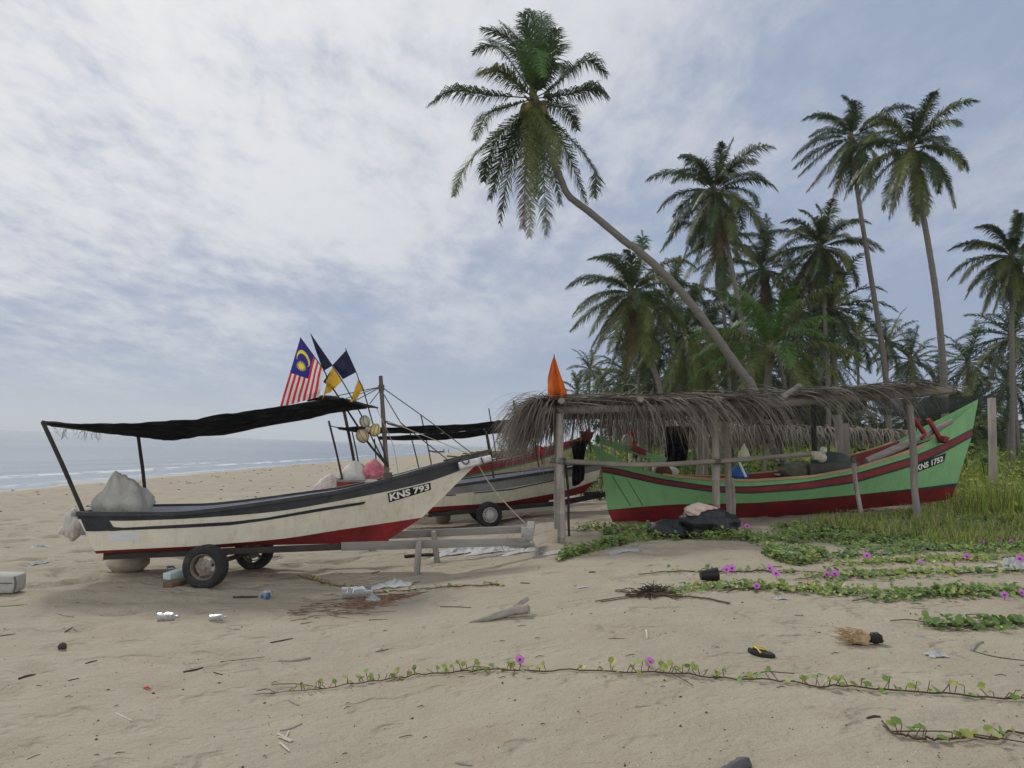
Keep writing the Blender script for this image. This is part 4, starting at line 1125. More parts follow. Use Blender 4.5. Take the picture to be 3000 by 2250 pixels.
for (px, py, Yp, r, m, lab, sd) in ((1040, 1388, 20.55, (.38, .3, .33), SACKW, 'white sack of nets heaped in the stern of the buff boat', 1), (1094, 1382, 20.6, (.33, .3, .33), PINK, 'pink net sack beside the white sack in the buff boat', 2), (966, 1436, 20.9, (.48, .36, .42), NETW, 'white and pink striped net bag hanging behind the stern of the buff boat', 3)):
    c = P(px, py, Yp); mb = MB(); mb.blob(c, r, 30, 18, .15, 1.8, sd, -.85, 0, sack_shape, .05); solo(mb, 'net_sack', m, lab, 'sack', 'sacks of nets in the boats', loc=(c.x, c.y, c.z - r[2]), smooth='full')

# ================================================================== boat 4 (green double ender)
S4 = P(1795, 1460, 14.9); E4 = P(2800, 1390, 16.0)
GREEN = M('green_boat_paint', (.195, .4, .19), .65, .12, 1.2, .12, 25, dirt=(.11, .28, .1), dirt_amt=.55, dirt_scale=1.3, spec=.35, streak=(.09, .19, .08), streak_amt=.45, chips=(.3, .34, .26))
def B4(t): return .88 * max(0, 1 - abs(2 * t - 1) ** 2.6) ** .85
L4 = [[(1727, 1296), (1780, 1329), (1838, 1354), (1900, 1381), (1963, 1394), (2085, 1404), (2200, 1408), (2386, 1395), (2504, 1373), (2622, 1337), (2690, 1311), (2735, 1287), (2761, 1260), (2799, 1231), (2833, 1205), (2866, 1170)],
      [(1760, 1366), (1808, 1371), (1870, 1387), (1936, 1402), (2085, 1424), (2200, 1425), (2350, 1413), (2504, 1387), (2664, 1341), (2760, 1301), (2851, 1254)],
      [(1762, 1371), (1811, 1377), (1870, 1393), (1936, 1407), (2085, 1429), (2200, 1430), (2350, 1418), (2504, 1392), (2664, 1346), (2760, 1306), (2850, 1260)],
      [(1764, 1378), (1810, 1387), (1936, 1415), (2085, 1437), (2200, 1441), (2350, 1431), (2504, 1410), (2677, 1359), (2770, 1317), (2848, 1274)],
      [(1766, 1384), (1811, 1393), (1936, 1421), (2085, 1443), (2200, 1447), (2350, 1437), (2504, 1416), (2677, 1366), (2770, 1324), (2846, 1282)],
      [(1781, 1494), (1874, 1485), (1971, 1478), (2200, 1474), (2360, 1463), (2512, 1449), (2681, 1431), (2804, 1415)],
      [(1782, 1497), (1874, 1486), (1971, 1479), (2200, 1475), (2360, 1464), (2512, 1451), (2681, 1437), (2801, 1427)],
      [(1796, 1531), (1922, 1538), (2060, 1536), (2200, 1522), (2453, 1499), (2706, 1473), (2787, 1459)]]
h4 = Hull(S4, (E4.x - S4.x, E4.y - S4.y), L4, B4, [1, .985, .98, .965, .96, .8, .79, .18], 90)
b4 = thing('fishing_boat', G(2100, 1545), 'green double ended wooden boat with red bottom under the thatch, lettered KNS 1752', 'boat', 'fishing boats drawn up on the beach')
h4.outer('hull', [GREEN, BLACKP, DRED, REDP], [0, 1, 2, 1, 0, 1, 3, 3], b4)
h4.inner('inside', DRED, b4, .05, lambda t: .2 + .2 * math.sin(math.pi * t), .7, .12, .88)
WOODT = M('bare_tan_rail', (.36, .26, .15), .7, .2, 5, .3, stretch=(.3, 1, 1))
h4.rail('rub_rail', WOODT, b4, 0, .06, .045, .2, .87, 0, .0)
pq = [Zr(648, 985), Zr(1052, 838), Zr(1028, 962), Zr(640, 1115)]
pl_ = h4.decal([([pq[0], pq[1]], [pq[3], pq[2]])], 'registration_plate', SIGN, b4, .006, 16); lettering(h4, 'KNS 1752', [Zr(632, 1010), Zr(1020, 870), Zr(1018, 955), Zr(640, 1105)], pl_, .011, (.02, .05))
mb = MB()
for a, b in ((Zg(345, 905), Zg(545, 1225)), (Zg(505, 935), Zg(675, 1220))):      # plank seams
    q = [h4.hit(lerp(a[0], b[0], t), lerp(a[1], b[1], t), .001) for t in np.linspace(0, 1, 14)]; mb.tube(q, .006, 4)
mb.build('plank_seam', M('seam_dark', (.03, .05, .025), .9, .3, 5, 0), b4)
for t in (.3, .45, .6, .72):
    i = int(t * 89); mb = MB(); mb.bar(h4.near[0][i] + h4.n * .05 - Vector((0, 0, .06)), h4.far[0][i] - h4.n * .05 - Vector((0, 0, .06)), .16, .04); mb.build('thwart', GREYW, b4)
for a, b, Yp in ((Zr(600, 345), Zr(745, 570), 15.4), (Zr(800, 365), Zr(985, 670), 15.4), (Zr(760, 560), Zr(700, 650), 15.4)):
    mb = MB(); mb.bar(P(*a, Yp), P(*b, Yp), .1, .07, 0, .015); mb.build('crutch', M('red_crutch_paint', (.2, .025, .03), .6, .2, 4, .2), b4)
mb = MB(); mb.bar(P(*Zr(930, 640), 15.5), P(*Zr(990, 665), 15.5), .5, .12); mb.build('crutch_base', DRED, b4)
# loose gear in and on the green boat
def gear(mb, name, mat, label, cat, p, group=None, smooth=True): solo(mb, name, mat, label, cat, group, loc=p, smooth=smooth)
mb = MB(); a, b = P(*Zr(-60, 965), 15.2), P(*Zr(1130, 395), 15.6); mb.tube(polyline([a, a.lerp(b, .5) - Vector((0, 0, .03)), b], 14), [.085, .08, .065, .05], 9, wob=.06); gear(mb, 'spar', GREYW, 'long grey round spar lying up along the bow of the green boat', 'spar', a)
mb = MB(); c = P(*Zh(560, 720), 15.3); c.z -= .06; mb.blob(c, (.4, .36, .26), 26, 14, .15, 2, 1, -.6, 0, None, .03); gear(mb, 'tarpaulin_heap', M('dark_green_tarp', (.035, .055, .05), .6, .3, 4, .4, 20), 'dark green tarpaulin mound covering the engine in the green boat', 'tarpaulin', c, smooth='full')
mb = MB(); c = P(*Zh(350, 770), 15.3); c.z -= .05; mb.blob(c, (.42, .35, .2), 28, 14, .2, 2.4, 6, -.5, 0, None, .08); gear(mb, 'fishing_net', M('grey_green_net', (.12, .12, .09), .95, .3, 12, .8, 80), 'grey green fishing net heaped amidships in the green boat', 'net', c, smooth='full')
mb = MB(); mb.blob(P(*Zg(1690, 890), 15.1), (.22, .2, .16), 20, 12, .08, 2, 4, -.6); gear(mb, 'blue_drum', M('blue_plastic', (.02, .1, .3), .5, .15, 4, .1), 'bright blue plastic cover lying in the green boat', 'cover', P(*Zg(1690, 890), 15.1))
mb = MB(); mb.box(P(*Zh(560, 765), 14.95), (.95, .3, .22), Matrix.Rotation(-.08, 3, 'Y'), 0, .02); gear(mb, 'engine_box', M('dark_engine_box', (.05, .05, .05), .6, .3, 4, .2), 'low dark engine box on the deck of the green boat', 'engine box', P(*Zh(560, 770), 14.95))
for i, (x, y, r, m, lab) in enumerate(((457, 675, .085, FLOATW, 'white square float stacked beside the tarpaulin mound in the green boat'), (490, 690, .1, FLOATW, 'round white float leaning against the tarpaulin mound'), (503, 638, .07, M('pale_green_float', (.42, .52, .36), .5, .1, 4, .1), 'pale green float on top of the tarpaulin mound'), (425, 665, .06, FLOATW, 'small white float left of the tarpaulin mound'))):
    mb = MB(); c = P(*Zh(x, y), 14.95)
    if i == 0: mb.box(c, (.17, .12, .17), None, 0, .03)
    else: mb.blob(c, (r, r * .8, r), 16, 10, .03, 2, i, -2)
    gear(mb, 'float', m, lab, 'float', c, 'floats in the green boat')
mb = MB(); a, b = P(*Zg(1715, 750), 15.0), P(*Zg(1790, 915), 14.9); mb.bar(a, b, .06, .03); gear(mb, 'white_board', SIGNW, 'short white board leaning in the green boat', 'board', b)
mb = MB(); c = P(*Zg(1770, 660), 15.6)
def rag_shape(p, d): return Vector((p.x * (1 - .75 * sm(-.6, 1, d.z)), p.y * (1 - .75 * sm(-.6, 1, d.z)), p.z))
mb.blob(c, (.14, .12, .2), 18, 14, .25, 2.5, 3, -.8, 0, rag_shape, .08); gear(mb, 'cloth_bundle', M('pale_yellow_cloth', (.55, .56, .42), .85, .1, 6, .4, 40), 'pale yellow cloth bundle hung above the middle of the green boat', 'cloth', c)
for i, (a, b, m, lab) in enumerate((((Zg(160, 505)), (Zg(925, 735)), GREEN, 'green painted plank leaning behind the stern of the green boat'), (Zg(560, 590), Zg(760, 680), DRED, 'short red painted plank behind the stern of the green boat'))):
    mb = MB(); mb.bar(P(*a, 15.9), P(*b, 16.2), .06, .12); gear(mb, 'plank', m, lab, 'plank', P(*b, 16.2))
mb = MB(); mb.blob(P(*Zg(900, 870), 15.2), (.17, .15, .17), 18, 12, .15, 2, 8, -.7); gear(mb, 'brown_sack', M('brown_sack_cloth', (.1, .045, .035), .9, .3, 5, .4), 'small red brown sack in the stern of the green boat', 'sack', P(*Zg(900, 880), 15.2))
mb = MB(); mb.blob(P(*Zg(850, 850), 15.5), (.16, .12, .14), 16, 10, .2, 2, 18, -.7); mb.blob(P(*Zg(980, 855), 15.5), (.16, .12, .1), 16, 10, .2, 2, 19, -.7); gear(mb, 'white_bundle', SACKW, 'dirty white bundle behind the small red brown sack', 'bundle', P(*Zg(900, 870), 15.5))
# ================================================================== thatched shelter over the green boat
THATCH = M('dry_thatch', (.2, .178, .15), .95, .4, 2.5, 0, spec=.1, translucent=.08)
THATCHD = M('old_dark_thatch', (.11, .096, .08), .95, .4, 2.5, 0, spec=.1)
BAMBOO = M('grey_bamboo', (.2, .183, .158), .85, .25, 3, .4, 25, stretch=(.4, 1, 1), dirt=(.1, .085, .07), dirt_amt=.55)
rt = random.Random(77)
def YB(px): return float(np.interp(px, [1590, 1645, 2095, 2690, 2780], [12.45, 12.5, 13.15, 14.0, 14.2]))
def strand(mb, p, d, L, w, grav, seg=5, mat=0):
    d = d.normalized(); wv = d.cross(Vector((0, 0, 1)))
    if wv.length < .1: wv = Vector((1, 0, 0))
    wv.normalize(); wv = (wv + Vector((0, rt.uniform(-.4, .4), rt.uniform(-.5, .5)))).normalized()
    pts = [p]; q = p
    for i in range(seg):
        q = q + d * (L / seg); pts.append(q)
        d = (d + Vector((rt.uniform(-.08, .08), rt.uniform(-.08, .08), -grav * (1.1 - .1 * i)))).normalized()
    vs = []; fs = []
    for i, q in enumerate(pts):
        k = w * (1 - .85 * (i / seg) ** 1.5) * .5
        vs += [q - wv * k, q + wv * k]
        if i: fs.append((2 * i - 2, 2 * i - 1, 2 * i + 1, 2 * i))
    mb.add(vs, fs, mat)
def beam_z(px): return float(np.interp(px, [1586, 1645, 1856, 2092, 2215, 2400, 2600, 2780], [1190, 1190, 1186, 1183, 1176, 1163, 1148, 1132]))
shelter = thing('thatched_shelter', G(2095, 1560), 'long open shelter of grey poles roofed with drooping dry fronds over the green boat', 'shelter', 'thatched boat shelters')
def pole(name, pts, r, mat, parent, n=16, wob=.07, nodes=False):
    q = polyline(pts, n); mb = MB()
    if nodes:
        qq = []; rr = []
        L = sum((q[i + 1] - q[i]).length for i in range(n - 1)); k = max(2, int(L / .38))
        for i in range(k):
            for f, s in ((0, 1.0), (.5, .99), (.95, .985), (.965, 1.03), (.985, 1.03)):
                t = (i + f) / k * (n - 1); j = min(int(t), n - 2); qq.append(q[j].lerp(q[j + 1], t - j)); rr.append(r * s)
        qq.append(q[-1]); rr.append(r); mb.tube(qq, rr, 10, 0)
    else: mb.tube(q, r, 9, 0, wob=wob)
    return mb.build(name, mat, parent)
def post(bx, by, tx, ty, Y, r, mat=None, parent=None, nodes=False):
    b = P(bx, by, Y); t = P(tx, ty, Y); b.z = min(b.z, gz(b.x, b.y) - .25)
    return pole('post', [b, b.lerp(t, .3) + Vector((rt.uniform(-.03, .03), 0, 0)), b.lerp(t, .65) + Vector((rt.uniform(-.035, .035), 0, 0)), t], r, mat or GREYWV, parent or shelter, nodes=nodes)
post(1644, 1590, 1641, 1196, 12.42, .064, None, None, True)
post(1637, 1535, 1627, 1205, 14.4, .055); post(2107, 1565, 2093, 1190, 13.1, .064, None, None, True)
post(2143, 1525, 2124, 1215, 13.7, .058); post(2158, 1537, 2145, 1400, 13.5, .028); post(1672, 1550, 1655, 1345, 13.3, .022, POLE)
post(2052, 1400, 2045, 1200, 16.6, .062); post(2070, 1400, 2064, 1205, 17.2, .062); post(2470, 1380, 2452, 1215, 17.0, .085); post(2497, 1380, 2477, 1240, 16.4, .07)
post(2694, 1525, 2660, 1160, 14.0, .062); post(2529, 1522, 2500, 1340, 14.25, .042); post(2402, 1380, 2383, 1180, 15.8, .055, POLE); post(1880, 1380, 1875, 1215, 16.8, .06)
pole('beam', [P(x, beam_z(x) + 11, YB(x)) for x in (1582, 1750, 1915, 2092, 2240)], .066, BAMBOO, shelter, 14, .03)
pole('beam', [P(x, beam_z(x) + 10, YB(x) + .06) for x in (2205, 2330, 2495, 2640, 2782)], .075, BAMBOO, shelter, 14, .03)
pole('beam', [P(x, beam_z(x) - 4, YB(x) + .15) for x in (1590, 1850, 2092, 2300)], .03, BAMBOO, shelter, 14, .06)
dzr = .0
def back(px, dy, dz=0.): 
    p = P(px, beam_z(px), YB(px)); return Vector((p.x + dy * p.x / p.y * .0, p.y + dy, p.z + dz))
pole('beam', [back(x, 3.3, -.05) for x in (1600, 1900, 2200, 2500, 2760)], .06, BAMBOO, shelter, 14)
pole('beam', [back(x, 1.7, .02) for x in (1600, 1900, 2200, 2500, 2740)], .05, BAMBOO, shelter, 14)
for x, a, b in ((1641, -.35, 3.6), (1868, -.3, 3.5), (2092, -.32, 3.6), (2660, -.2, 3.6)):
    pole('rafter', [back(x, a, .07), back(x, 1.6, .06), back(x, b, .03)], .05, BAMBOO, shelter, 8)
pole('rafter', [P(2289, 1167, 13.2), P(2341, 1132, 13.9)], .055, BAMBOO, shelter, 6)
pole('post_stub', [P(1643, 1200, 12.4), P(1644, 1168, 12.35)], .04, DARKW, shelter, 4)
pole('rail', [P(1612, 1349, 12.5), P(1870, 1362, 12.9), P(2095, 1352, 13.0), P(2375, 1330, 13.5)], .043, BAMBOO, shelter, 14)
pole('rail', [P(1610, 1346, 12.4), P(1612, 1346, 14.4)], .03, BAMBOO, shelter, 5)
for x, y, Y, r in ((1641, 1202, 12.42, .078), (1643, 1350, 12.43, .078), (2094, 1200, 13.1, .078), (2100, 1353, 13.03, .08), (2502, 1347, 14.2, .055), (2664, 1178, 14.0, .075), (2125, 1226, 13.7, .07)):
    mb = MB(); c = P(x, y, Y)
    for k in range(4): mb.tube([c + Vector((math.cos(a) * r, math.sin(a) * r, (k - 1.5) * .022 + .012 * math.sin(a + k))) for a in np.linspace(0, 6.2832, 15)], .0075, 5)
    mb.tube(polyline([c + Vector((.02, -r, -.03)), c + Vector((.05, -r - .02, -.12)), c + Vector((.03, -r - .01, -.2))], 6), .005, 4); mb.build('lashing', ROPE, shelter)
# thatch: every dry frond is a rachis with hanging leaflets
thatch = None
mbf = MB()
for k in range(420):                                  # flat layer lying on the roof poles
    x = rt.uniform(1610, 2640 if rt.random() < .6 else 2300); dy = rt.uniform(.0, 3.5)
    p = back(x, dy, rt.uniform(.06, .15)); strand(mbf, p, Vector((rt.uniform(-1, 1), rt.uniform(-.5, .5), rt.uniform(-.02, .05))), rt.uniform(.5, 1.1), .045, .04, 4, 0)
for k in range(90):
    x = rt.uniform(1650, 2700); a = back(x, rt.uniform(0, 3.2), rt.uniform(.07, .14))
    mbf.tube(polyline([a, a + Vector((rt.uniform(.5, 1.3), rt.uniform(-.3, .3), rt.uniform(-.02, .06)))], 4), [.018, .01], 4, 0, cap=False)
thatch = mbf.build('thatch', THATCH, shelter)
def comb(x0, x1, dy, n, L, dirx, mat, out=-.45, grav=.42, w=.017, dz=.05, up=.12, spread=.25, tail=.3):
    mb = MB(); a = back(x0, dy, dz); b = back(x1, dy, dz + rt.uniform(-.03, .04))
    mb.tube(polyline([a, a.lerp(b, .5) + Vector((0, 0, .04)), b], 7), [.02, .016, .008], 5, 0, cap=False)
    if mat is THATCH: n = int(n * .72)
    for k in range(n):
        t = (k + rt.random()) / n; p = a.lerp(b, t) + Vector((0, rt.uniform(-.05, .05), .04 * math.sin(math.pi * t)))
        l = 1.5 * L * rt.uniform(.72, 1.12) * (1 - tail * abs(t - .45))
        d = Vector((dirx + rt.uniform(-spread, spread), out + rt.uniform(-.25, .15), up + rt.uniform(-.15, .15)))
        strand(mb, p, d, l, w * rt.uniform(.7, 1.25), grav * rt.uniform(.75, 1.3), 6, 0)
    return mb.build('dry_frond', mat, thatch)
# left end, hanging thick
for k in range(7):
    dy = .1 + .42 * k; mb = MB(); a = back(1650 + 6 * k, dy, .08); b = back(1588, dy + .15, .03)
    mb.tube([a, b], [.02, .012], 5, 0)
    for q in range(170):
        t = rt.random(); p = a.lerp(b, t)
        strand(mb, p, Vector((-.6 + rt.uniform(-.4, .5), -.3 + rt.uniform(-.3, .3), .1 + rt.uniform(-.35, .2))), rt.uniform(.9, 1.5), .02, rt.uniform(.36, .6), 6)
    mb.build('dry_frond', THATCH if k % 3 else THATCHD, thatch)
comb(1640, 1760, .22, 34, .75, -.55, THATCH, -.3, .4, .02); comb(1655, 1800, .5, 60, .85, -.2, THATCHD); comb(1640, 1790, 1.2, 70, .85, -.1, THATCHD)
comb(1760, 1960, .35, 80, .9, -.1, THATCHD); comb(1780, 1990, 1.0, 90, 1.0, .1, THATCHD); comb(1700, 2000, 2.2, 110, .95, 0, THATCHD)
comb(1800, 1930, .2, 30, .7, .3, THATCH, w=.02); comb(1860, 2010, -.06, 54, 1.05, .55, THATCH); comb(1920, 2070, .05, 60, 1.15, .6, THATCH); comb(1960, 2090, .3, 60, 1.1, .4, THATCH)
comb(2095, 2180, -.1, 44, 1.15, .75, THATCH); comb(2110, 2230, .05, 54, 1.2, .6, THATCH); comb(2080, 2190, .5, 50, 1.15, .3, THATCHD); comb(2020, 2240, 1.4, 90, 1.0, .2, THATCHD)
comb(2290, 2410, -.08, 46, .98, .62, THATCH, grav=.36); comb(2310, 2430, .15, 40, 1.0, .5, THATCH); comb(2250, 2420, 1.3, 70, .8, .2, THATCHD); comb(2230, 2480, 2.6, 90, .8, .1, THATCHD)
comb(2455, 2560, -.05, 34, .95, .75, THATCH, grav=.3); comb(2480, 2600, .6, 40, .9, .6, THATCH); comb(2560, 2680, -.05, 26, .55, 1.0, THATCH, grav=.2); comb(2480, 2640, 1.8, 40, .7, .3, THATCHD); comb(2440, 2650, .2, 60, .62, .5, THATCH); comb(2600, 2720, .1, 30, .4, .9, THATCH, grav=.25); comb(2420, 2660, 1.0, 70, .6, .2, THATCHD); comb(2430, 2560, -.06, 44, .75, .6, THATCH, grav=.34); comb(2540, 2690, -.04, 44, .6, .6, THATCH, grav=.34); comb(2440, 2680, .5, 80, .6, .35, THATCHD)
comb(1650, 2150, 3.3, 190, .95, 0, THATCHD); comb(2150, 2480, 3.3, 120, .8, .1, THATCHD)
for x0, x1, dz in ((1660, 1900, .1), (1900, 2130, .12), (2300, 2520, .1), (2480, 2720, .12)):
    comb(x0, x1, .25, 40, .8, 1.0, THATCH, .1, .1, .03, dz, .1)
for k in range(520):                                   # thick grey edge of old leaves along the front of the roof
    x = rt.uniform(1600, 2690); p = back(x, rt.uniform(-.12, .5), rt.uniform(.02, .2) * (1 if x < 2450 else .7)); mb = MB() if k == 0 else mb
    strand(mb, p, Vector((rt.choice((-1, 1, 1)), rt.uniform(-.25, .25), rt.uniform(-.08, .1))), rt.uniform(.5, 1.2), .026, rt.uniform(.01, .07), 4)
mb.build('dry_frond', THATCH, thatch)
# lower second shelter behind
sh2 = thing('thatched_shelter', G(2450, 1425), 'second lower and darker thatched shelter standing behind the green boat', 'shelter', 'thatched boat shelters')
def b2p(px, dy, dz=0.): 
    p = P(px, float(np.interp(px, [1750, 2220, 2450, 2680], [1240, 1256, 1262, 1270])), 19.6); return Vector((p.x, p.y + dy, p.z + dz))
for dy in (0, 1.4, 2.8): pole('beam', [b2p(1790, dy), b2p(2225, dy), b2p(2450, dy, .03), b2p(2690, dy)], .045, BAMBOO, sh2, 8)
for x in (1800, 1960, 2110, 2240, 2400, 2560, 2670):
    for dy in (0, 2.8):
        t = b2p(x, dy); pole('post', [Vector((t.x, t.y, gz(t.x, t.y) - .2)), t], .05, GREYWV, sh2, 4)
mbf = MB()
for k in range(480):
    p = b2p(rt.uniform(1790, 2680), rt.uniform(0, 2.8), rt.uniform(.03, .12)); strand(mbf, p, Vector((rt.uniform(-1, 1), rt.uniform(-.5, .5), .03)), rt.uniform(.5, 1.1), .05, .05, 4)
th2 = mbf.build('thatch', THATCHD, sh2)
def comb2(x0, x1, dy, n, L, dirx, mat):
    mb = MB(); a = b2p(x0, dy, .05); b = b2p(x1, dy, .05); mb.tube([a, b], .018, 5)
    for k in range(n): strand(mb, a.lerp(b, rt.random()), Vector((dirx + rt.uniform(-.3, .3), -.4 + rt.uniform(-.3, .2), .1)), 1.35 * L * rt.uniform(.6, 1.1), .035, rt.uniform(.3, .5), 5)
    mb.build('dry_frond', mat, th2)
for x0, x1, L in ((1785, 1900, 1.0), (1880, 2000, 1.1), (1980, 2100, 1.0), (2090, 2230, 1.1), (2225, 2340, .9), (2300, 2420, .9), (2400, 2530, .75), (2500, 2620, .7), (2590, 2690, .5)):
    for dy, m in ((0, THATCH), (.5, THATCHD), (1.0, THATCHD), (1.5, THATCHD), (2.2, THATCHD), (2.8, THATCHD)): comb2(x0, x1, dy, 56, L, rt.uniform(-.2, .5), m)

# hanging black cloths, nets, rags
NETM = bpy.data.materials.new('black_shade_net')
nt, N_, L_, b_ = nodes_of(NETM); b_.inputs['Base Color'].default_value = (.014, .02, .02, 1); b_.inputs['Roughness'].default_value = .9
tr_ = N_.new('ShaderNodeBsdfTransparent'); ms_ = N_.new('ShaderNodeMixShader')
nn_ = N_.new('ShaderNodeTexNoise'); nn_.inputs['Scale'].default_value = 2.5; tc_ = N_.new('ShaderNodeTexCoord'); L_.new(tc_.outputs['Object'], nn_.inputs['Vector'])
mr_ = N_.new('ShaderNodeMapRange'); mr_.inputs[3].default_value = .03; mr_.inputs[4].default_value = .22; L_.new(nn_.outputs['Fac'], mr_.inputs[0]); L_.new(mr_.outputs[0], ms_.inputs[0])
L_.new(b_.outputs[0], ms_.inputs[1]); L_.new(tr_.outputs[0], ms_.inputs[2]); L_.new(ms_.outputs[0], N_['Material Output'].inputs['Surface'])
def sheet(top, bot, Y, name, mat, label, cat, amp=.06, seed=0, n=26, m=14, solid=.006, dY=0., waist=0.):
    a = polyline([P(x, y, Y) for x, y in top], n); b = polyline([P(x, y, Y + dY) for x, y in bot], n); rows = []
    for j in range(m):
        v = j / (m - 1); cc = a[n // 2].lerp(b[n // 2], v); wk = waist * math.sin(math.pi * min(1, v * 1.25)); rows.append([p.lerp(q, v) + (cc - p.lerp(q, v)) * wk + Vector((0, amp * (math.sin(i * .8 + 2 * v + seed) + noise.noise((i * .3, v * 3, seed))) * (.3 + .7 * v), 0)) for i, (p, q) in enumerate(zip(a, b))])
    mb = MB(); mb.grid(rows); c = a[n // 2]; o = solo(mb, name, mat, label, cat, loc=c, smooth='full', solid=solid); return o
sheet([(2560, 1172), (2700, 1166), (2960, 1156)], [(2585, 1216), (2700, 1224), (2790, 1206), (2960, 1170)], 21.5, 'shade_net', NETM, 'dark see-through shade net strung behind the bow of the green boat', 'net', .08, 1, 30, 8, 0)
sheet([Zs(640, 700), Zs(700, 692), Zs(770, 688)], [Zs(655, 1004), Zs(690, 1000), Zs(735, 962)], 14.3, 'black_cloth', CLOTH, 'torn black cloth hanging left of the green stern, narrow at the waist', 'cloth', .04, 2, waist=.3)
sheet([(1950, 1250), (1985, 1248), (2018, 1252)], [(1948, 1352), (1985, 1356), (2014, 1350)], 16.2, 'black_tarp', CLOTH, 'black tarpaulin hanging under the thatch above the middle of the green boat', 'tarpaulin', .07, 4)
sheet([(2236, 1176), (2290, 1176), (2352, 1170)], [(2240, 1228), (2290, 1232), (2346, 1224)], 16.6, 'dark_sheet', CLOTH, 'dark sheet hung under the roof right of the middle posts', 'tarpaulin', .05, 5)  # plain dark sheets at two dark spots under the roof
sheet([(2478, 1176), (2510, 1174), (2542, 1170)], [(2482, 1212), (2505, 1206), (2540, 1196)], 16.6, 'dark_sheet', CLOTH, 'small dark sheet under the right end of the thatch', 'tarpaulin', .05, 6)
REDR = M('bright_red_rag', (.6, .03, .04), .8, .15, 6, .3, 50, translucent=.2); GRNR = M('green_rag', (.03, .22, .08), .8, .15, 6, .3, translucent=.2)
def rag(px, py, Y, w, h, mat, label, seed, parts=()):
    c = P(px, py, Y); root = thing('flag_bundle', c, label, 'flag', 'bundles of bright flags near the boats')
    for (dx, dy, ww, hh, m) in ((0, 0, w, h, mat),) + tuple(parts):
        x, y = px + dx, py + dy; mb = MB(); rows = []
        for j in range(9):
            v = j / 8; rows.append([P(x + (u - .5) * ww * (1 - .5 * v) + 5 * noise.noise((u * 3, v * 3, seed + dx)), y + v * hh + 9 * noise.noise((u * 3, v * 2, seed + 5 + dx)), Y + .08 * math.sin(u * 9 + v * 4 + dx)) for u in np.linspace(0, 1, 10)])
        mb.grid(rows); mb.build('flag', m, root, smooth='full', solid=.004)
    mb = MB(); mb.tube([P(px - 6, py - 14, Y + .05), P(px + 10, py + h + 30, Y + .05)], .014, 6); mb.build('pole', POLE, root)
rag(1722, 1262, 14.5, 36, 34, REDR, 'bright red and orange flag bundle above the stern of the green boat', 1, ((-20, 20, 26, 22, ORANGE), (-8, 2, 34, 36, DRED), (22, -18, 20, 14, GRNR), (30, 12, 12, 26, M('lime_rag', (.12, .5, .08), .8, .15, 6, .3, translucent=.2))))
rag(1848, 1262, 16.4, 22, 48, REDR, 'limp red flag behind the green boat under the thatch', 2, ((8, 26, 20, 26, ORANGE),))
rag(1580, 1308, 18.6, 40, 22, REDR, 'red cloth on the bow of the buff boat, half hidden by thatch', 3)
mb = MB(); c = P(1838, 1290, 16.3); mb.blob(c, (.12, .1, .14), 16, 12, .1, 2, 3, -2); solo(mb, 'float', FLOATW, 'dull white float hanging by the limp red flag under the thatch', 'float', loc=c)
for (x, y, w, h, m, nm, lab) in ((1845, 1336, 10, 20, SIGNW, 'white_box', 'small white container on a stick behind the green stern'), (1864, 1334, 9, 16, SIGN, 'black_box', 'small black container beside the white one behind the green stern'), (1838, 1314, 26, 14, DRED, 'red_box', 'small dark red box above the white container behind the green stern')):
    mb = MB(); c = P(x, y, 16.2); mb.box(c, (w * 16.2 / 2250, .07, h * 16.2 / 2250), Matrix.Rotation(.15, 3, 'Y'), 0, .01)
    mb.tube([c - Vector((0, 0, .05)), Vector((c.x + .02, c.y, gz(c.x, c.y) - .1))], .012, 5, 0); solo(mb, nm, m, lab, 'container', loc=c)
# orange flag on its pole
of = thing('orange_flag', P(1636, 1210, 12.75), 'pointed bright orange flag on a thin pole at the left end of the shelter', 'flag')
mb = MB(); mb.tube(polyline([P(1640, 1260, 12.8), P(1634, 1150, 12.8), P(1623, 1038, 12.8)], 6), [.016, .013, .008], 7); mb.build('pole', POLE, of)
rows = []
for j in range(26):
    v = j / 25; xl = np.interp(v, [0, .15, .45, .85, 1], [1622, 1615, 1605, 1604, 1612]); xr = np.interp(v, [0, .3, .6, .85, 1], [1625, 1638, 1653, 1665, 1663]); yb = lerp(1044, np.interp(0, [0, 1], [1180, 1176]), v)
    rows.append([P(lerp(xl, xr, u), yb + 6 * v * math.sin(u * 7), 12.72 + .085 * v * math.sin(u * 12 + v * 3) + .05 * v * math.sin(u * 5 + 1 + 2 * v) + .03 * noise.noise((u * 4, v * 5, 3))) for u in np.linspace(0, 1, 22)])
mb = MB(); mb.grid(rows); mb.build('flag', ORANGE, of, smooth='full', solid=.003)
# fence posts at the right
fp = G(2908, 1430)
def fpost(px, pyt, Y, r, label):
    t = P(px, pyt, Y); b = Vector((t.x + .02, t.y, gz(t.x, t.y) - .3)); mb = MB(); mb.bar(b, t, r * 2, r * 1.7, 0, .012, up=Vector((1, 0, 0)))
    mb.tube([b.lerp(t, .80) + Vector((0, -r, 0)), b.lerp(t, .81) + Vector((0, -r, 0))], r * .5, 6); solo(mb, 'fence_post', GREYWV, label, 'fence post', 'grey posts in the grass', loc=b)
fpost(2905, 1166, 18.5, .075, 'grey square timber post standing in tall grass right of the green bow')

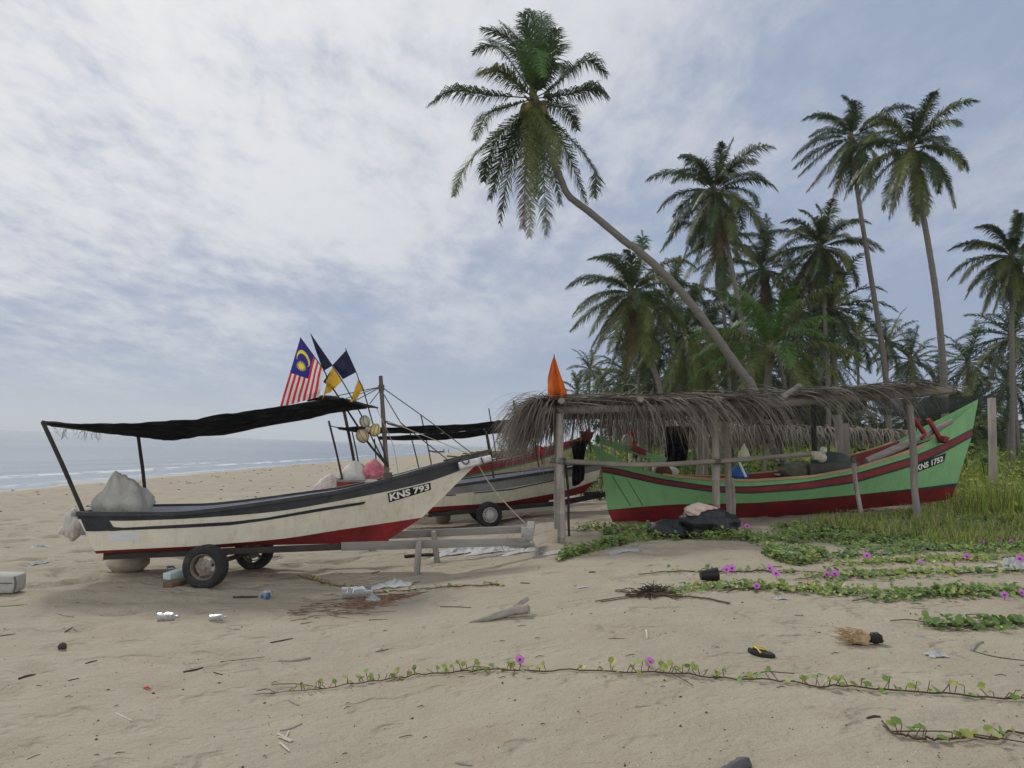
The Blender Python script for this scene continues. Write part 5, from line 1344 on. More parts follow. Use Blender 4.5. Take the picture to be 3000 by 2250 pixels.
# ---- black bags heap
BAG = M('black_plastic_bag', (.016, .018, .022), .42, .3, 4, .7, 9, dirt=(.06, .06, .06), dirt_amt=.4, dirt_scale=7, bdist=.04)
c = G(2090, 1572)
mb = MB(); mb.blob(Vector((c.x + .0, c.y + .25, c.z + .16)), (.44, .32, .26), 44, 26, .22, 2.2, 3, -.6, 0, None, .07); solo(mb, 'black_bag', BAG, 'large black plastic bag heap on the creepers under the shelter, topped by a pale cloth', 'bag', 'black bags on the ground', loc=c, smooth='full')
c2 = G(1968, 1576); mb = MB(); mb.blob(Vector((c2.x, c2.y + .25, c2.z + .08)), (.32, .24, .17), 40, 22, .28, 2.4, 8, -.5, 0, None, .08); solo(mb, 'black_bag', BAG, 'smaller black plastic bag heap left of the large one', 'bag', 'black bags on the ground', loc=c2, smooth='full')
mb = MB(); c3 = Vector((c.x - .14, c.y + .22, c.z + .36)); mb.blob(c3, (.26, .2, .12), 36, 18, .22, 2.6, 5, -.5, 0, None, .07); solo(mb, 'pale_cloth', M('white_red_cloth', (.5, .43, .38), .9, .12, 5, .5, 30, dirt=(.42, .06, .06), dirt_amt=.8, dirt_scale=5), 'pale cloth with red marks crumpled on the large black bag', 'cloth', loc=c3, smooth='full')
# ================================================================== creepers, grass, beach litter
LF = [M('creeper_leaf', (.16, .25, .06), .5, .3, 3, 0, translucent=.2, spec=.4), M('creeper_leaf_yellow', (.27, .31, .08), .5, .25, 3, 0, translucent=.25, spec=.4),
      M('creeper_leaf_dark', (.11, .18, .065), .5, .3, 3, 0, translucent=.15, spec=.4), M('creeper_leaf_brown', (.16, .11, .03), .6, .3, 3, 0, translucent=.2)]
STEM = M('creeper_stem', (.075, .05, .03), .8, .3, 8, .2)
PETAL = M('pink_petal', (.56, .2, .58), .6, .15, 10, 0, translucent=.3); PETALD = M('flower_throat', (.22, .02, .22), .6, .1, 10, 0)
rl = random.Random(21)
def leaf(mb, p, s, up, mat):
    """round two lobed leaf folded along its middle"""
    a = rl.uniform(0, 6.28); f = Vector((math.cos(a), math.sin(a), 0)); n = (Vector((rl.uniform(-.6, .6), rl.uniform(-.9, .3), .7)) if up else Vector((rl.uniform(-.3, .3), rl.uniform(-.45, .15), 1))).normalized()
    f = (f - n * f.dot(n)).normalized(); r = f.cross(n); fold = n * s * .16
    b = p; m = p + f * s * .85
    vs = [b, p + r * s * .42 + f * s * .12 + fold, p + r * s * .55 + f * s * .55 + fold * 1.4, p + r * s * .3 + f * s * .98 + fold, m, p - r * s * .3 + f * s * .98 + fold, p - r * s * .55 + f * s * .55 + fold * 1.4, p - r * s * .42 + f * s * .12 + fold]
    mb.add(vs, [(0, 1, 2, 3, 4), (0, 4, 5, 6, 7)], mat)
def flower_mesh(p, s, face, parent):
    n = face.normalized(); a = n.orthogonal().normalized(); b = n.cross(a); mb = MB(); rows = []
    for (r, h) in ((.12, -.75), (.16, -.35), (.42, -.08), (.92, .06)):
        row = []
        for k in range(21):
            an = 2 * math.pi * k / 20; rr = r * (1 + .1 * math.cos(5 * an) * (r > .5)); hh = h + (.08 * math.cos(5 * an) if r > .5 else 0)
            row.append(p + (a * math.cos(an) * rr + b * math.sin(an) * rr + n * hh) * s)
        rows.append(row)
    mb.grid(rows[1:], 0); mb.grid(rows[:2], 1)
    mb.add([p + (a * math.cos(2 * math.pi * k / 10) * .3 + b * math.sin(2 * math.pi * k / 10) * .3 - n * .12) * s for k in range(10)], [tuple(range(10))], 1)
    return mb.build('flower', [PETAL, PETALD], parent)
def vine(px_pts, label, nleaf, spread, size, mix=(0, 0, 1, 2), flowers=(), r=.006, erect=.5, group='creeping beach vines on the sand', side=4, hgt=.05, t0=.0):
    g = polyline([(x, y, 0) for x, y in px_pts], max(10, 7 * len(px_pts)))
    pts = [G(v.x, v.y) + Vector((0, 0, .012)) for v in g]
    for i, p in enumerate(pts): p.z += .012 * abs(noise.noise((i * .9, label.__len__(), 0))); p.y += .09 * noise.noise((i * .33, 3, len(label))) + .03 * noise.noise((i * .9, 5, len(label)))
    c = pts[len(pts) // 2]; root = thing('beach_vine', ground_z(c), label, 'vine', group)
    mb = MB(); mb.tube(pts, [r * .5, r, r, r], 5)
    for k in range(side):
        i = rl.randrange(2, len(pts) - 2); a = pts[i]; e = a + Vector((rl.uniform(-.6, .6), rl.uniform(-.3, .3), 0)); e = ground_z(e, .012); mb.tube(polyline([a, ground_z(a.lerp(e, .5) + Vector((0, .05, 0)), .02), e], 6), r * .6, 4)
    mb.build('stem', STEM, root)
    mb = MB(); sb = MB()
    for k in range(nleaf):
        t = t0 + (1 - t0) * ((k + rl.random()) / nleaf); q = t * (len(pts) - 1); i = min(int(q), len(pts) - 2); p0 = pts[i].lerp(pts[i + 1], q - i)
        if spread < .04 and noise.noise((t * 9, len(label), 0)) < rl.uniform(-.5, .1): continue
        p = p0 + Vector((rl.gauss(0, spread), rl.gauss(0, spread), 0)); h = rl.uniform(.15, 1) * hgt; p = ground_z(p, h)
        s = size * rl.uniform(.45, 1.15) * (.78 if spread > .06 else 1) * (.5 + .5 * min(1, t * 4))
        leaf(mb, p, s, rl.random() < erect, rl.choice(mix))
        if spread < .04: sb.tube([p0, p], .0025, 4)
    mb.add(sb.v, sb.f, 4); mb.build('leaves', LF + [STEM], root)
    for (x, y) in flowers:
        p = G(x, y + 16); q = P(x, y, p.y); fb = MB(); fb.tube([p, q], .003, 4); 
        fo = flower_mesh(q, .036 if q.y < 8 else .045, Vector((rl.uniform(-.4, .4), -1, .7)), root); fb.build('stalk', STEM, fo)
vine([(745, 2040), (900, 2028), (1040, 2010), (1180, 1987), (1320, 1975), (1500, 1968), (1700, 1970), (1900, 1975), (2100, 1988), (2300, 2005), (2500, 2020), (2750, 2038), (3060, 2058)],
     'longest creeping vine runner crossing the foreground sand with two pink flowers', 175, .02, .05, (0, 1, 1, 0, 1, 1), ((1523, 1932), (1903, 1940)), .005, .75, hgt=.075, side=8, t0=.05)
vine([(2588, 2120), (2606, 2148), (2660, 2165), (2740, 2174), (2850, 2168), (3060, 2158)], 'short hooked vine runner in the lower right corner of the sand', 22, .02, .055, (0, 1, 0), (), .0055, .8, hgt=.06, side=1, t0=.3)
vine([(2705, 1830), (2760, 1836), (2850, 1838), (2940, 1832), (3060, 1826)], 'thick leafy vine end poking in from the right above the coconut husk', 130, .05, .07, (0, 2, 0), (), .007, .8, side=1)
vine([(1870, 1685), (2000, 1676), (2120, 1678), (2230, 1676), (2330, 1682)], 'thin bare vine runner with pink flower cluster near the black pot', 60, .08, .06, (0, 1, 2), ((2128, 1668), (2144, 1664), (2256, 1664), (2274, 1679)), .008, .6, side=7)
vine([(1955, 1740), (2060, 1726), (2180, 1722), (2300, 1728), (2420, 1736), (2510, 1738)], 'yellow green leafy vine strip on the sand right of the black root tangle', 520, .10, .07, (0, 1, 1, 2), ((2217, 1716),), .008, .6, side=5)
vine([(2540, 1758), (2640, 1748), (2760, 1740), (2880, 1738), (3060, 1742)], 'leafy vine strip at the right edge with two large pink flowers', 560, .11, .075, (0, 0, 1, 2), ((2943, 1742), (2994, 1735)), .008, .6, side=5)
vine([(2330, 1700), (2450, 1690), (2560, 1690), (2700, 1682), (2850, 1680), (3060, 1672)], 'patchy vine strip with yellowing leaves and two flowers halfway to the bow', 420, .13, .075, (0, 1, 1, 2), ((2424, 1683), (2446, 1680)), .008, .6, side=8)
vine([(2380, 1640), (2460, 1632), (2560, 1628), (2680, 1616), (2760, 1606)], 'dark green dense vine strip just below the green bow', 420, .13, .075, (2, 2, 0), ((2540, 1627),), .008, .6, side=3)
vine([(2440, 1660), (2560, 1650), (2700, 1645), (2840, 1640), (3060, 1630)], 'yellowish vine strip between sand gaps with one violet flower', 460, .13, .075, (1, 1, 0), ((2833, 1630), (2698, 1648)), .008, .6, side=5)
vine([(875, 1690), (920, 1702), (970, 1716), (1040, 1724)], 'small dry vine tuft in the shadow of the cream boat', 30, .06, .05, (0, 1, 3), (), .006, .5, side=4)
vine([(1010, 1745), (1120, 1738), (1240, 1728), (1340, 1720), (1478, 1717)], 'thin vine runner lying on the sand below the two trailer legs', 44, .03, .05, (0, 1, 3), (), .006, .6, side=3, hgt=.04)
vine([(1800, 1735), (1880, 1742), (1960, 1748), (2060, 1756), (2140, 1772)], 'bare dark root runner below the black root tangle', 8, .05, .03, (3, 3), (), .008, .3, side=8, hgt=.02)

# ground cover mats: nobody could count the leaves
def inpoly(x, y, poly):
    c = False; n = len(poly)
    for i in range(n):
        x1, y1 = poly[i]; x2, y2 = poly[i - 1]
        if (y1 > y) != (y2 > y) and x < (x2 - x1) * (y - y1) / (y2 - y1) + x1: c = not c
    return c
def cover(poly, n, size, mix, thr, name, label, hmax=.12, sc=1.1):
    xs = [p[0] for p in poly]; ys = [p[1] for p in poly]; mb = MB(); k = 0; tries = 0
    while k < n and tries < n * 8:
        tries += 1; x = rl.uniform(min(xs), max(xs)); y = rl.uniform(min(ys), max(ys))
        if not inpoly(x, y, poly): continue
        p = G(x, y); d = noise.noise((p.x * sc, p.y * sc * .8, 2)) + .5 * noise.noise((p.x * 3, p.y * 3, 6))
        if d < thr + rl.uniform(-.2, .2): continue
        p.z += rl.random() ** 1.5 * hmax * (1 + max(0, d)); leaf(mb, p, .62 * size * rl.uniform(.6, 1.3), rl.random() < .25, rl.choice(mix)); k += 1
    o = mb.build(name, LF, None); return stuff(o, label, 'ground cover')
cover([(1628, 1650), (1690, 1628), (1800, 1604), (1920, 1582), (2060, 1582), (2200, 1586), (2240, 1604), (2200, 1570), (1900, 1566), (1760, 1590), (1650, 1625)], 2000, .075, (0, 1, 0, 2), -.3, 'creeper_mat', 'green creeper mat with a pointed tip below the black bags', .1)
cover([(1680, 1560), (1720, 1542), (1900, 1545), (1940, 1560), (1860, 1576), (1740, 1578)], 700, .08, (0, 1, 2), -.15, 'creeper_mat', 'patchy creepers between the left shelter post and the green stern', .1)
cover([(2170, 1585), (2190, 1548), (2460, 1520), (2700, 1500), (2800, 1478), (3060, 1500), (3060, 1615), (2860, 1625), (2700, 1610), (2450, 1612), (2330, 1600)], 10500, .07, (0, 2, 0, 1, 0), -.3, 'creeper_mat', 'wide green creeper carpet along the foot of the green boat', .055, 1.1)
cover([(2200, 1590), (2320, 1590), (2420, 1620), (2390, 1650), (2330, 1660), (2260, 1640)], 1100, .08, (0, 1, 2), -.2, 'creeper_mat', 'ragged creeper patch stepping down from the carpet right of the black bags', .1)
for (x, y, lab) in ((2877, 1588, 'single pink flower right of the bow in the creeper carpet'), (2925, 1585, 'pale pink flower in the creeper carpet, left of the flower pair at the right edge'), (2969, 1577, 'upper flower of the pink pair at the right edge of the carpet'), (2966, 1589, 'lower flower of the pink pair at the right edge of the carpet'),
                    (2170, 1534, 'left one of two violet flowers touching the large black bag'), (2189, 1541, 'right one of two violet flowers beside the large black bag'), (2750, 1515, 'faded pink flower under the green bow'), (1725, 1600, 'pink flower at the tip of the creeper mat below the left post'), (1822, 1551, 'small pink flower under the green stern'), (2988, 1636, 'faded pink flower at the right edge below the carpet')):
    p = G(x, y + 12); q = P(x, y, p.y); r = thing('flower', p, lab, 'flower', 'pink flowers in the creeper carpet'); flower_mesh(q, .05, Vector((rl.uniform(-.4, .4), -1, .7)), r)
    mb = MB(); mb.tube([p - Vector((0, 0, .02)), q], .004, 4); mb.build('stalk', STEM, r)

# tall grass and weeds on the right, undergrowth of the grove
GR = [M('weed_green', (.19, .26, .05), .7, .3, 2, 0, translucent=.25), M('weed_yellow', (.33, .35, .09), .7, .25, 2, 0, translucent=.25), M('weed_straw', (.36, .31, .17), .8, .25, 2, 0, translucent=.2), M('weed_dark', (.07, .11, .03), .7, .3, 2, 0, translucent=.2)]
def blade(mb, p, h, w, lean, mat):
    a = rl.uniform(0, 6.28); d = Vector((math.cos(a), math.sin(a), 0)); wv = Vector((-d.y, d.x, 0)) * w
    q = p + Vector((0, 0, h * .55)) + d * lean * .3 * h; e = p + Vector((0, 0, h)) + d * lean * h
    mb.add([p - wv, p + wv, q + wv * .8, q - wv * .8, e], [(0, 1, 2, 3), (3, 2, 4)], mat)
def boat_clear(x, y):
    v = Vector((x, y, 0)) - Vector((S4.x, S4.y, 0)); u = v.dot(h4.axis); s = v.dot(h4.n); return u > 7.0 or abs(s) > 1.15
mb = MB(); k = 0
while k < 34000:
    x = rl.uniform(7.6, 24); y = rl.uniform(11.5, 30)
    edge = sm(0, 2.4, (x - 7.7) + (y - 14.0) * .33); 
    if rl.random() > edge or not boat_clear(x, y): continue
    dn_ = noise.noise((x * .5, y * .5, 4)); h = (.3 + .75 * edge) * (.75 + .6 * dn_) * rl.uniform(.6, 1.15)
    if dn_ < -.42: continue
    blade(mb, Vector((x, y, gz(x, y) - .02)), max(.1, h * .85), rl.uniform(.004, .011), rl.uniform(.1, .7), rl.choice((0, 0, 1, 0, 2, 3) if dn_ < .12 else (0, 0, 1, 3))); k += 1
for k in range(30000):
    x = rl.uniform(7.8, 24); y = rl.uniform(12., 30); edge = sm(0, 2.5, (x - 7.8) + (y - 14.2) * .33)
    if rl.random() > edge or not boat_clear(x, y): continue
    c = noise.noise((x * .8, y * .8, 14)); 
    if c < -.15: continue
    p = Vector((x, y, gz(x, y) + rl.uniform(.1, .95) * edge * (.6 + c))); leaf(mb, p, rl.uniform(.035, .085), True, rl.choice((0, 1, 1, 0)))
stuff(mb.build('tall_grass', GR, None), 'tall yellow green weeds and grass right of the green boat', 'grass')
mb = MB()
for k in range(1500):
    y = rl.uniform(21, 70); x = rl.uniform(2.2 + (y - 21) * .02, 8 + y * .72)
    c = noise.noise((x * .18, y * .18, 2)); 
    if c < -.25: continue
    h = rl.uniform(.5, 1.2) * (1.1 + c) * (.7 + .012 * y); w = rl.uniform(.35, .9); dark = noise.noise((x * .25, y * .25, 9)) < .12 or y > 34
    for q in range(34):
        a = rl.uniform(0, 6.28); r_ = w * rl.random() ** .5; z = h * rl.random()
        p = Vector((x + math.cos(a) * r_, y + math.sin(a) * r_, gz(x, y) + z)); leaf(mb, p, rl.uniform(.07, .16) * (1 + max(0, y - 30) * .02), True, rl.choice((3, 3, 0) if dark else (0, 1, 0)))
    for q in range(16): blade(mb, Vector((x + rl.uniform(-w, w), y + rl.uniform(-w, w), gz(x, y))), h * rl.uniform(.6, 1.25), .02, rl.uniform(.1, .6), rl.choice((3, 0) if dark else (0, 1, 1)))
for k in range(300):                                  # taller dark bushes closing the back of the grove
    y = rl.uniform(62, 120); x = rl.uniform(9 + (y - 60) * .08, 12 + y * .74); h = rl.uniform(1.0, 3.0); w = rl.uniform(.8, 2.2)
    for q in range(44):
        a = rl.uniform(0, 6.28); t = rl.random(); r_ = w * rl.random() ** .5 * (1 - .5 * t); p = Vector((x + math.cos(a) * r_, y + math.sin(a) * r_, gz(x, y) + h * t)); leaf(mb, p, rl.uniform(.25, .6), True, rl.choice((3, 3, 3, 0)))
stuff(mb.build('undergrowth', GR, None), 'green undergrowth growing under the palm grove', 'undergrowth')

mb = MB(); k = 0
_pg = [(2330, 1535), (2560, 1512), (2720, 1492), (2810, 1462), (3060, 1440), (3060, 1600), (2850, 1606), (2560, 1575)]
while k < 6000:
    x = rl.uniform(2330, 3060); y = rl.uniform(1440, 1606)
    if not inpoly(x, y, _pg): continue
    p = G(x, y)
    if noise.noise((p.x * .9, p.y * .9, 31)) < rl.uniform(-.5, .25): continue
    blade(mb, p, rl.uniform(.05, .24), rl.uniform(.003, .007), rl.uniform(.2, .9), rl.choice((0, 0, 0, 3, 2, 1))); k += 1
stuff(mb.build('short_grass', GR, None), 'short pale grass fading into the creepers in front of the green bow', 'grass')

# ---- litter
STICK = M('dark_stick', (.055, .045, .035), .9, .4, 8, .4); STICKG = M('grey_stick', (.26, .245, .22), .9, .25, 8, .4); STICKW = M('bleached_stick', (.5, .47, .41), .85, .15, 8, .3)
PLAST = M('white_plastic', (.46, .47, .48), .6, .1, 6, .4, 20, translucent=.25); CLEAR_ = M('cloudy_clear_plastic', (.5, .52, .53), .2, .1, 6, .3, 20, translucent=.35, spec=.6)
CLEAR = M('clear_plastic', (.5, .52, .53), .38, .05, 6, .3, 20, spec=.35); CLEAR.node_tree.nodes['Principled BSDF'].inputs['Transmission Weight'].default_value = .75
def stick(pts, r, mat, label, name='stick', group='sticks scattered on the sand', wob=.12, cat='stick', lift=.35):
    q = polyline([(x, y, 0) for x, y in pts], max(5, 3 * len(pts))); w = [G(v.x, v.y) for v in q]; r = r * .65
    for i, p in enumerate(w): p.z += r * lift + .3 * r * noise.noise((i, r * 99, len(label)))
    mb = MB(); mb.tube(w, [r * .8, r, r * .9, r * .6], 6, wob=wob); solo(mb, name, mat, label, cat, group, loc=w[0]); return w
for pts, r, m, lab in (
    ([(55, 1990), (80, 1982), (105, 1977)], .016, STICK, 'short dark stick lowest on the far left sand'), ([(537, 1970), (570, 1964), (594, 1957)], .014, STICK, 'dark flat stick left of the twig line'),
    ([(792, 1884), (830, 1877), (858, 1871)], .013, STICK, 'dark stick above the silvery bark strip'), ([(815, 1939), (860, 1938), (909, 1929)], .022, STICKG, 'silvery bark strip lying between twig line and vine'),
    ([(338, 2090), (365, 2102), (388, 2113)], .008, STICKW, 'bleached thin stick on the lower left sand'), ([(820, 2142), (850, 2137), (885, 2121)], .012, STICKG, 'grey stick just above the white twig bundle'),
    ([(1893, 1846), (1895, 1858), (1896, 1872)], .013, STICKW, 'bleached stick pointing at the camera, right of the log'), ([(2848, 1908), (2860, 1890), (2880, 1882)], .02, STICKG, 'grey curved driftwood bit at the right with a long twig'),
    ([(2850, 1908), (2900, 1922), (2960, 1932), (3020, 1937)], .007, STICK, 'long thin twig trailing to the right edge'), ([(683, 1752), (720, 1752), (754, 1750)], .03, DARKW, 'charred dark stick beside the blue bottle'),
    ([(45, 1858), (0, 1864)], .01, STICK, 'thin twig at the left edge below the woven bag'), ([(0, 1778), (40, 1775), (80, 1772)], .008, STICK, 'thin straight twig under the woven bag'),
    ([(165, 1797), (190, 1804), (216, 1808)], .013, STICKG, 'grey twig right of the woven bag'), ([(190, 1852), (213, 1838)], .009, STICK, 'slanted twig below the grey twig on the left'),
    ([(645, 1940), (680, 1936), (720, 1932), (775, 1925)], .007, STICK, 'crooked twig line in the left middle of the sand'), ([(1290, 1778), (1340, 1779), (1380, 1781)], .01, STICK, 'straight dark twig left of the driftwood log'),
    ([(1100, 1911), (1140, 1902)], .007, STICK, 'thin pale twig below the driftwood log'), ([(1783, 1872), (1830, 1871)], .006, STICK, 'hair thin twig near the bleached stick'), ([(1860, 2072), (1905, 2068)], .008, STICKG, 'lone twig below the vine right of centre'),
    ([(2540, 2106), (2560, 2101), (2580, 2102)], .012, STICK, 'small curved twig above the hooked vine'), ([(2658, 1781), (2720, 1784)], .008, STICKG, 'twig below the right vine strip'), ([(2800, 1806), (2860, 1800), (2930, 1810)], .006, STICK, 'wiry stem above the leafy vine end'),
    ([(1335, 2236), (1382, 2244)], .014, STICKG, 'small bark chip at the bottom edge left of centre'), ([(845, 2052), (875, 2068)], .014, STICKG, 'grey splinter just below the left end of the vine'), ([(1090, 1681), (1112, 1674)], .014, STICK, 'dark stub in the boat shadow'),
    ([(1175, 1713), (1232, 1705)], .012, STICK, 'dark twig right of the crumpled plastic'), ([(1080, 1817), (1135, 1815)], .007, STICK, 'twig right of the reddish litter'), ([(1725, 1678), (1745, 1677)], .018, STICK, 'dark chip on bare sand left of the root tangle'), ([(1525, 1709), (1552, 1710)], .014, STICK, 'dark chip below the hitch'),
    ([(250, 1945), (285, 1935)], .01, STICK, 'twig on the left sand below the pebble cluster'), ([(200, 1995), (232, 1988)], .008, STICK, 'twig right of the lowest dark stick'), ([(625, 1970), (652, 1978)], .008, STICK, 'curved twig below the crooked twig line')):
    stick(pts, r, m, lab)
def branchy():
    root = thing('twig_bundle', G(838, 2180), 'bundle of broken white twigs at the lower left of the sand', 'twigs', None)
    for a, b in (((812, 2153), (858, 2174)), ((846, 2145), (838, 2164)), ((815, 2162), (850, 2172)), ((820, 2180), (848, 2204)), ((830, 2168), (852, 2176))):
        mb = MB(); w = [G(*a), G(*b)]; mb.tube([p + Vector((0, 0, .008)) for p in w], .0055, 5, wob=.1); mb.build('twig', STICKW, root)
branchy()
def log():
    w = [G(x, y) for x, y in ((1375, 1824), (1420, 1820), (1470, 1812), (1510, 1807), (1548, 1806))]
    for p, k in zip(w, (.0, .02, .04, .06, .07)): p.z += k
    mb = MB(); mb.tube(polyline(w, 16), [.01, .022, .034, .04, .046, .042], 12, wob=.14); mb.tube([w[3] + Vector((0, 0, .02)), w[3] + Vector((.06, .05, .07)), w[3] + Vector((.12, .08, .1))], [.03, .022, .018], 8, wob=.15); solo(mb, 'driftwood_log', STICKG, 'pale forked driftwood log lying in the middle of the sand', 'log', loc=w[2])
log()
def slab(pts, w, h, mat, label, name, cat, lift=.0):
    a, b = G(*pts[0]), G(*pts[1]); mb = MB(); z = Vector((0, 0, h * .4 + lift)); mb.bar(a + z, b + z, w, h, 0, .01); solo(mb, name, mat, label, cat, loc=a)
slab(((1185, 1634), (1262, 1628)), .09, .05, DARKW, 'dark board lying flat behind the trailer legs, left half', 'board', 'board'); slab(((1265, 1628), (1348, 1621)), .07, .05, DARKW, 'dark board lying flat behind the trailer legs, right half', 'board', 'board')
slab(((1076, 1610), (1098, 1608)), .12, .05, DARKW, 'small dark wooden slab below the middle of the near trailer rail', 'slab', 'wood block'); slab(((1490, 1606), (1562, 1601)), .09, .07, STICKG, 'short grey log under the hitch of the near trailer', 'log', 'log')
slab(((490, 1722), (552, 1706)), .13, .07, M('brown_block', (.13, .09, .065), .9, .3, 6, .4), 'brown wooden wedge in front of the near tyre', 'wood_block', 'wood block')
a = G(476, 1714); mb = MB(); mb.bar(a + Vector((0, .1, .09)), G(552, 1704) + Vector((0, .12, .16)), .13, .085, 0, .012); solo(mb, 'foam_block', M('pale_blue_foam', (.42, .52, .54), .9, .12, 10, .5, 30), 'pale blue foam block wedged against the near tyre', 'foam block', loc=a)
# woven bag at left edge
def bag():
    p = G(30, 1744); mb = MB(); c = Vector((p.x - .33, p.y + .16, p.z + .115)); R_ = Matrix.Rotation(.12, 3, 'Z')
    mb.box(c, (.66, .32, .225), R_, 0, .05)
    m = M('woven_plastic', (.4, .4, .37), .8, .12, 40, .8, 130, dirt=(.22, .2, .17), dirt_amt=.5)
    root = solo(mb, 'woven_bag', m, 'pale woven plastic mat bag lying half out of the left edge', 'bag', loc=c)
    mb = MB(); mb.tube([c + R_ @ Vector((x, -.162, .02)) for x in np.linspace(-.3, .3, 8)], .008, 5, wob=.2); mb.tube(polyline([c + R_ @ Vector(v) for v in ((.315, -.15, .1), (.335, -.14, 0), (.315, -.15, -.1))], 8), .012, 5); mb.build('seam', M('dark_seam', (.12, .12, .11), .9, .2, 8, 0), root)
bag()
def bottle(px, py, L, r, ang, mat, label, cap=None, cat='bottle'):
    p = G(px, py); d = Vector((math.cos(ang), math.sin(ang), .03)); c = p + Vector((0, 0, r * .85)); prof = ((-.5, .6), (-.48, .95), (-.3, 1), (-.28, .9), (-.1, .9), (-.08, 1), (.1, 1), (.12, .9), (.22, 1), (.32, .8), (.38, .4), (.42, .33), (.5, .33))
    mb = MB(); mb.tube([c + d * L * t for t, k in prof], [r * k for t, k in prof], 12, wob=.07); o = solo(mb, 'plastic_bottle', mat, label, cat, 'plastic bottles on the sand', loc=p)
    if cap: mb = MB(); mb.tube([c + d * L * .5, c + d * L * .58], r * .42, 10); mb.build('cap', cap, o)
BLUEP = M('blue_plastic_cap', (.03, .1, .2), .5, .1, 5, 0)
bottle(490, 1818, .2, .045, .1, CLEAR, 'crushed clear bottle on the left sand below the tyre', PLAST); bottle(636, 1818, .16, .035, .4, CLEAR, 'small flattened clear bottle right of the crushed one', PLAST)
bottle(1042, 1752, .34, .075, .15, CLEAR, 'large cloudy bottle above the reddish litter', PLAST); bottle(780, 1752, .2, .05, 1.4, CLEAR, 'upright looking clear bottle with blue label right of the charred stick', BLUEP)
mb = MB(); p = G(779, 1754); mb.tube([p + Vector((-.045, -.02, .035)), p + Vector((.045, -.02, .035))], .042, 12); solo(mb, 'blue_label', BLUEP, 'blue wrapper against the clear bottle beside the charred stick', 'wrapper', loc=p)
bottle(501, 1676, .12, .05, .5, CLEAR, 'clear plastic cup behind the pale blue foam block', None, 'cup')
def crumple(px, py, rx, ry, h, seed, label, mat=PLAST, name='plastic_sheet', cat='plastic sheet'):
    p = G(px, py); n = 26; rows = []
    for j in range(n):
        r = []
        for i in range(n):
            u = i / (n - 1) * 2 - 1; v = j / (n - 1) * 2 - 1; k = 1 - .35 * (u * u + v * v) / 2; rr = math.hypot(u, v)
            x = p.x + u * rx * (1 + .35 * noise.noise((u * 2, v * 2, seed))); y = p.y + v * ry * (1 + .35 * noise.noise((u * 2, v * 2, seed + 3)))
            z = gz(x, y) + .006 + max(0, h * max(0, 1 - rr * .8) * (.5 + 1.2 * abs(noise.noise((u * 3.5, v * 3.5, seed + 5))) + .5 * noise.noise((u * 9, v * 9, seed))))
            r.append((x, y, z))
        rows.append(r)
    mb = MB(); mb.grid(rows); solo(mb, name, mat, label, cat, 'white plastic scraps on the sand', loc=p, smooth='full')
crumple(1345, 1617, .42, .3, .09, 1, 'wide crumpled white plastic sheet behind the trailer legs'); crumple(1440, 1612, .36, .25, .08, 2, 'crumpled white plastic sheet left of the hitch'); crumple(1525, 1618, .3, .2, .05, 12, 'small white plastic sheet right under the hitch')
crumple(1648, 1618, .3, .25, .06, 3, 'white plastic bag spread at the foot of the left shelter post'); crumple(1148, 1718, .26, .16, .08, 4, 'crumpled clear bag on the sand below the trailer legs'); crumple(1092, 1762, .09, .09, .09, 5, 'small white plastic ball on the reddish litter')
crumple(2742, 1921, .065, .06, .03, 6, 'torn white scrap right of the coconut husk', PLAST, 'paper_scrap', 'scrap'); crumple(1828, 1614, .2, .12, .03, 7, 'flat pale plastic scrap below the creeper mat'); crumple(2288, 1756, .06, .05, .03, 8, 'tiny white scrap below the yellow green vine strip'); crumple(1706, 1722, .07, .03, .015, 9, 'thin white sliver left of the black root tangle'); crumple(2970, 1668, .22, .16, .13, 10, 'grey white bag among the vines at the right edge')
crumple(431, 2018, .028, .012, .012, 11, 'small red scrap on the lower left sand', REDR, 'red_scrap', 'scrap')
crumple(115, 1605, .16, .1, .05, 13, 'white scrap on the sand left of the transom'); crumple(107, 1652, .16, .1, .05, 14, 'grey white scrap below the wrapped outboard', SACK)
# flip-flop
def flipflop():
    p = G(2230, 1920); R_ = Matrix.Rotation(-.95, 3, 'Z'); n = 28; top = []; 
    for k in range(n):
        a = 2 * math.pi * k / n; x = .112 * math.cos(a); w = .041 + .008 * math.cos(a) - .007 * math.cos(2 * a); top.append(Vector((x, w * math.sin(a), 0)))
    mb = MB(); rows = [[p + R_ @ (v * s + Vector((0, 0, z))) for v in top + top[:1]] for s, z in ((.97, .0), (1, .006), (1, .024), (.96, .03), (.5, .029), (0.01, .028))]; mb.grid(rows, flip=True)
    root = solo(mb, 'flip_flop', M('black_foam_rubber', (.018, .018, .02), .7, .2, 10, .3), 'black flip-flop with a yellow strap lying alone on the sand', 'sandal', loc=p)
    for s in (-1, 1):
        mb = MB(); mb.tube([p + R_ @ Vector(v) for v in ((-.075, 0, .03), (-.05, .012 * s, .05), (-.005, .036 * s, .05), (.03, .044 * s, .028))], .0075, 6, flat=.6); mb.build('strap', M('yellow_strap', (.5, .42, .03), .5, .1, 8, 0), root)
flipflop()
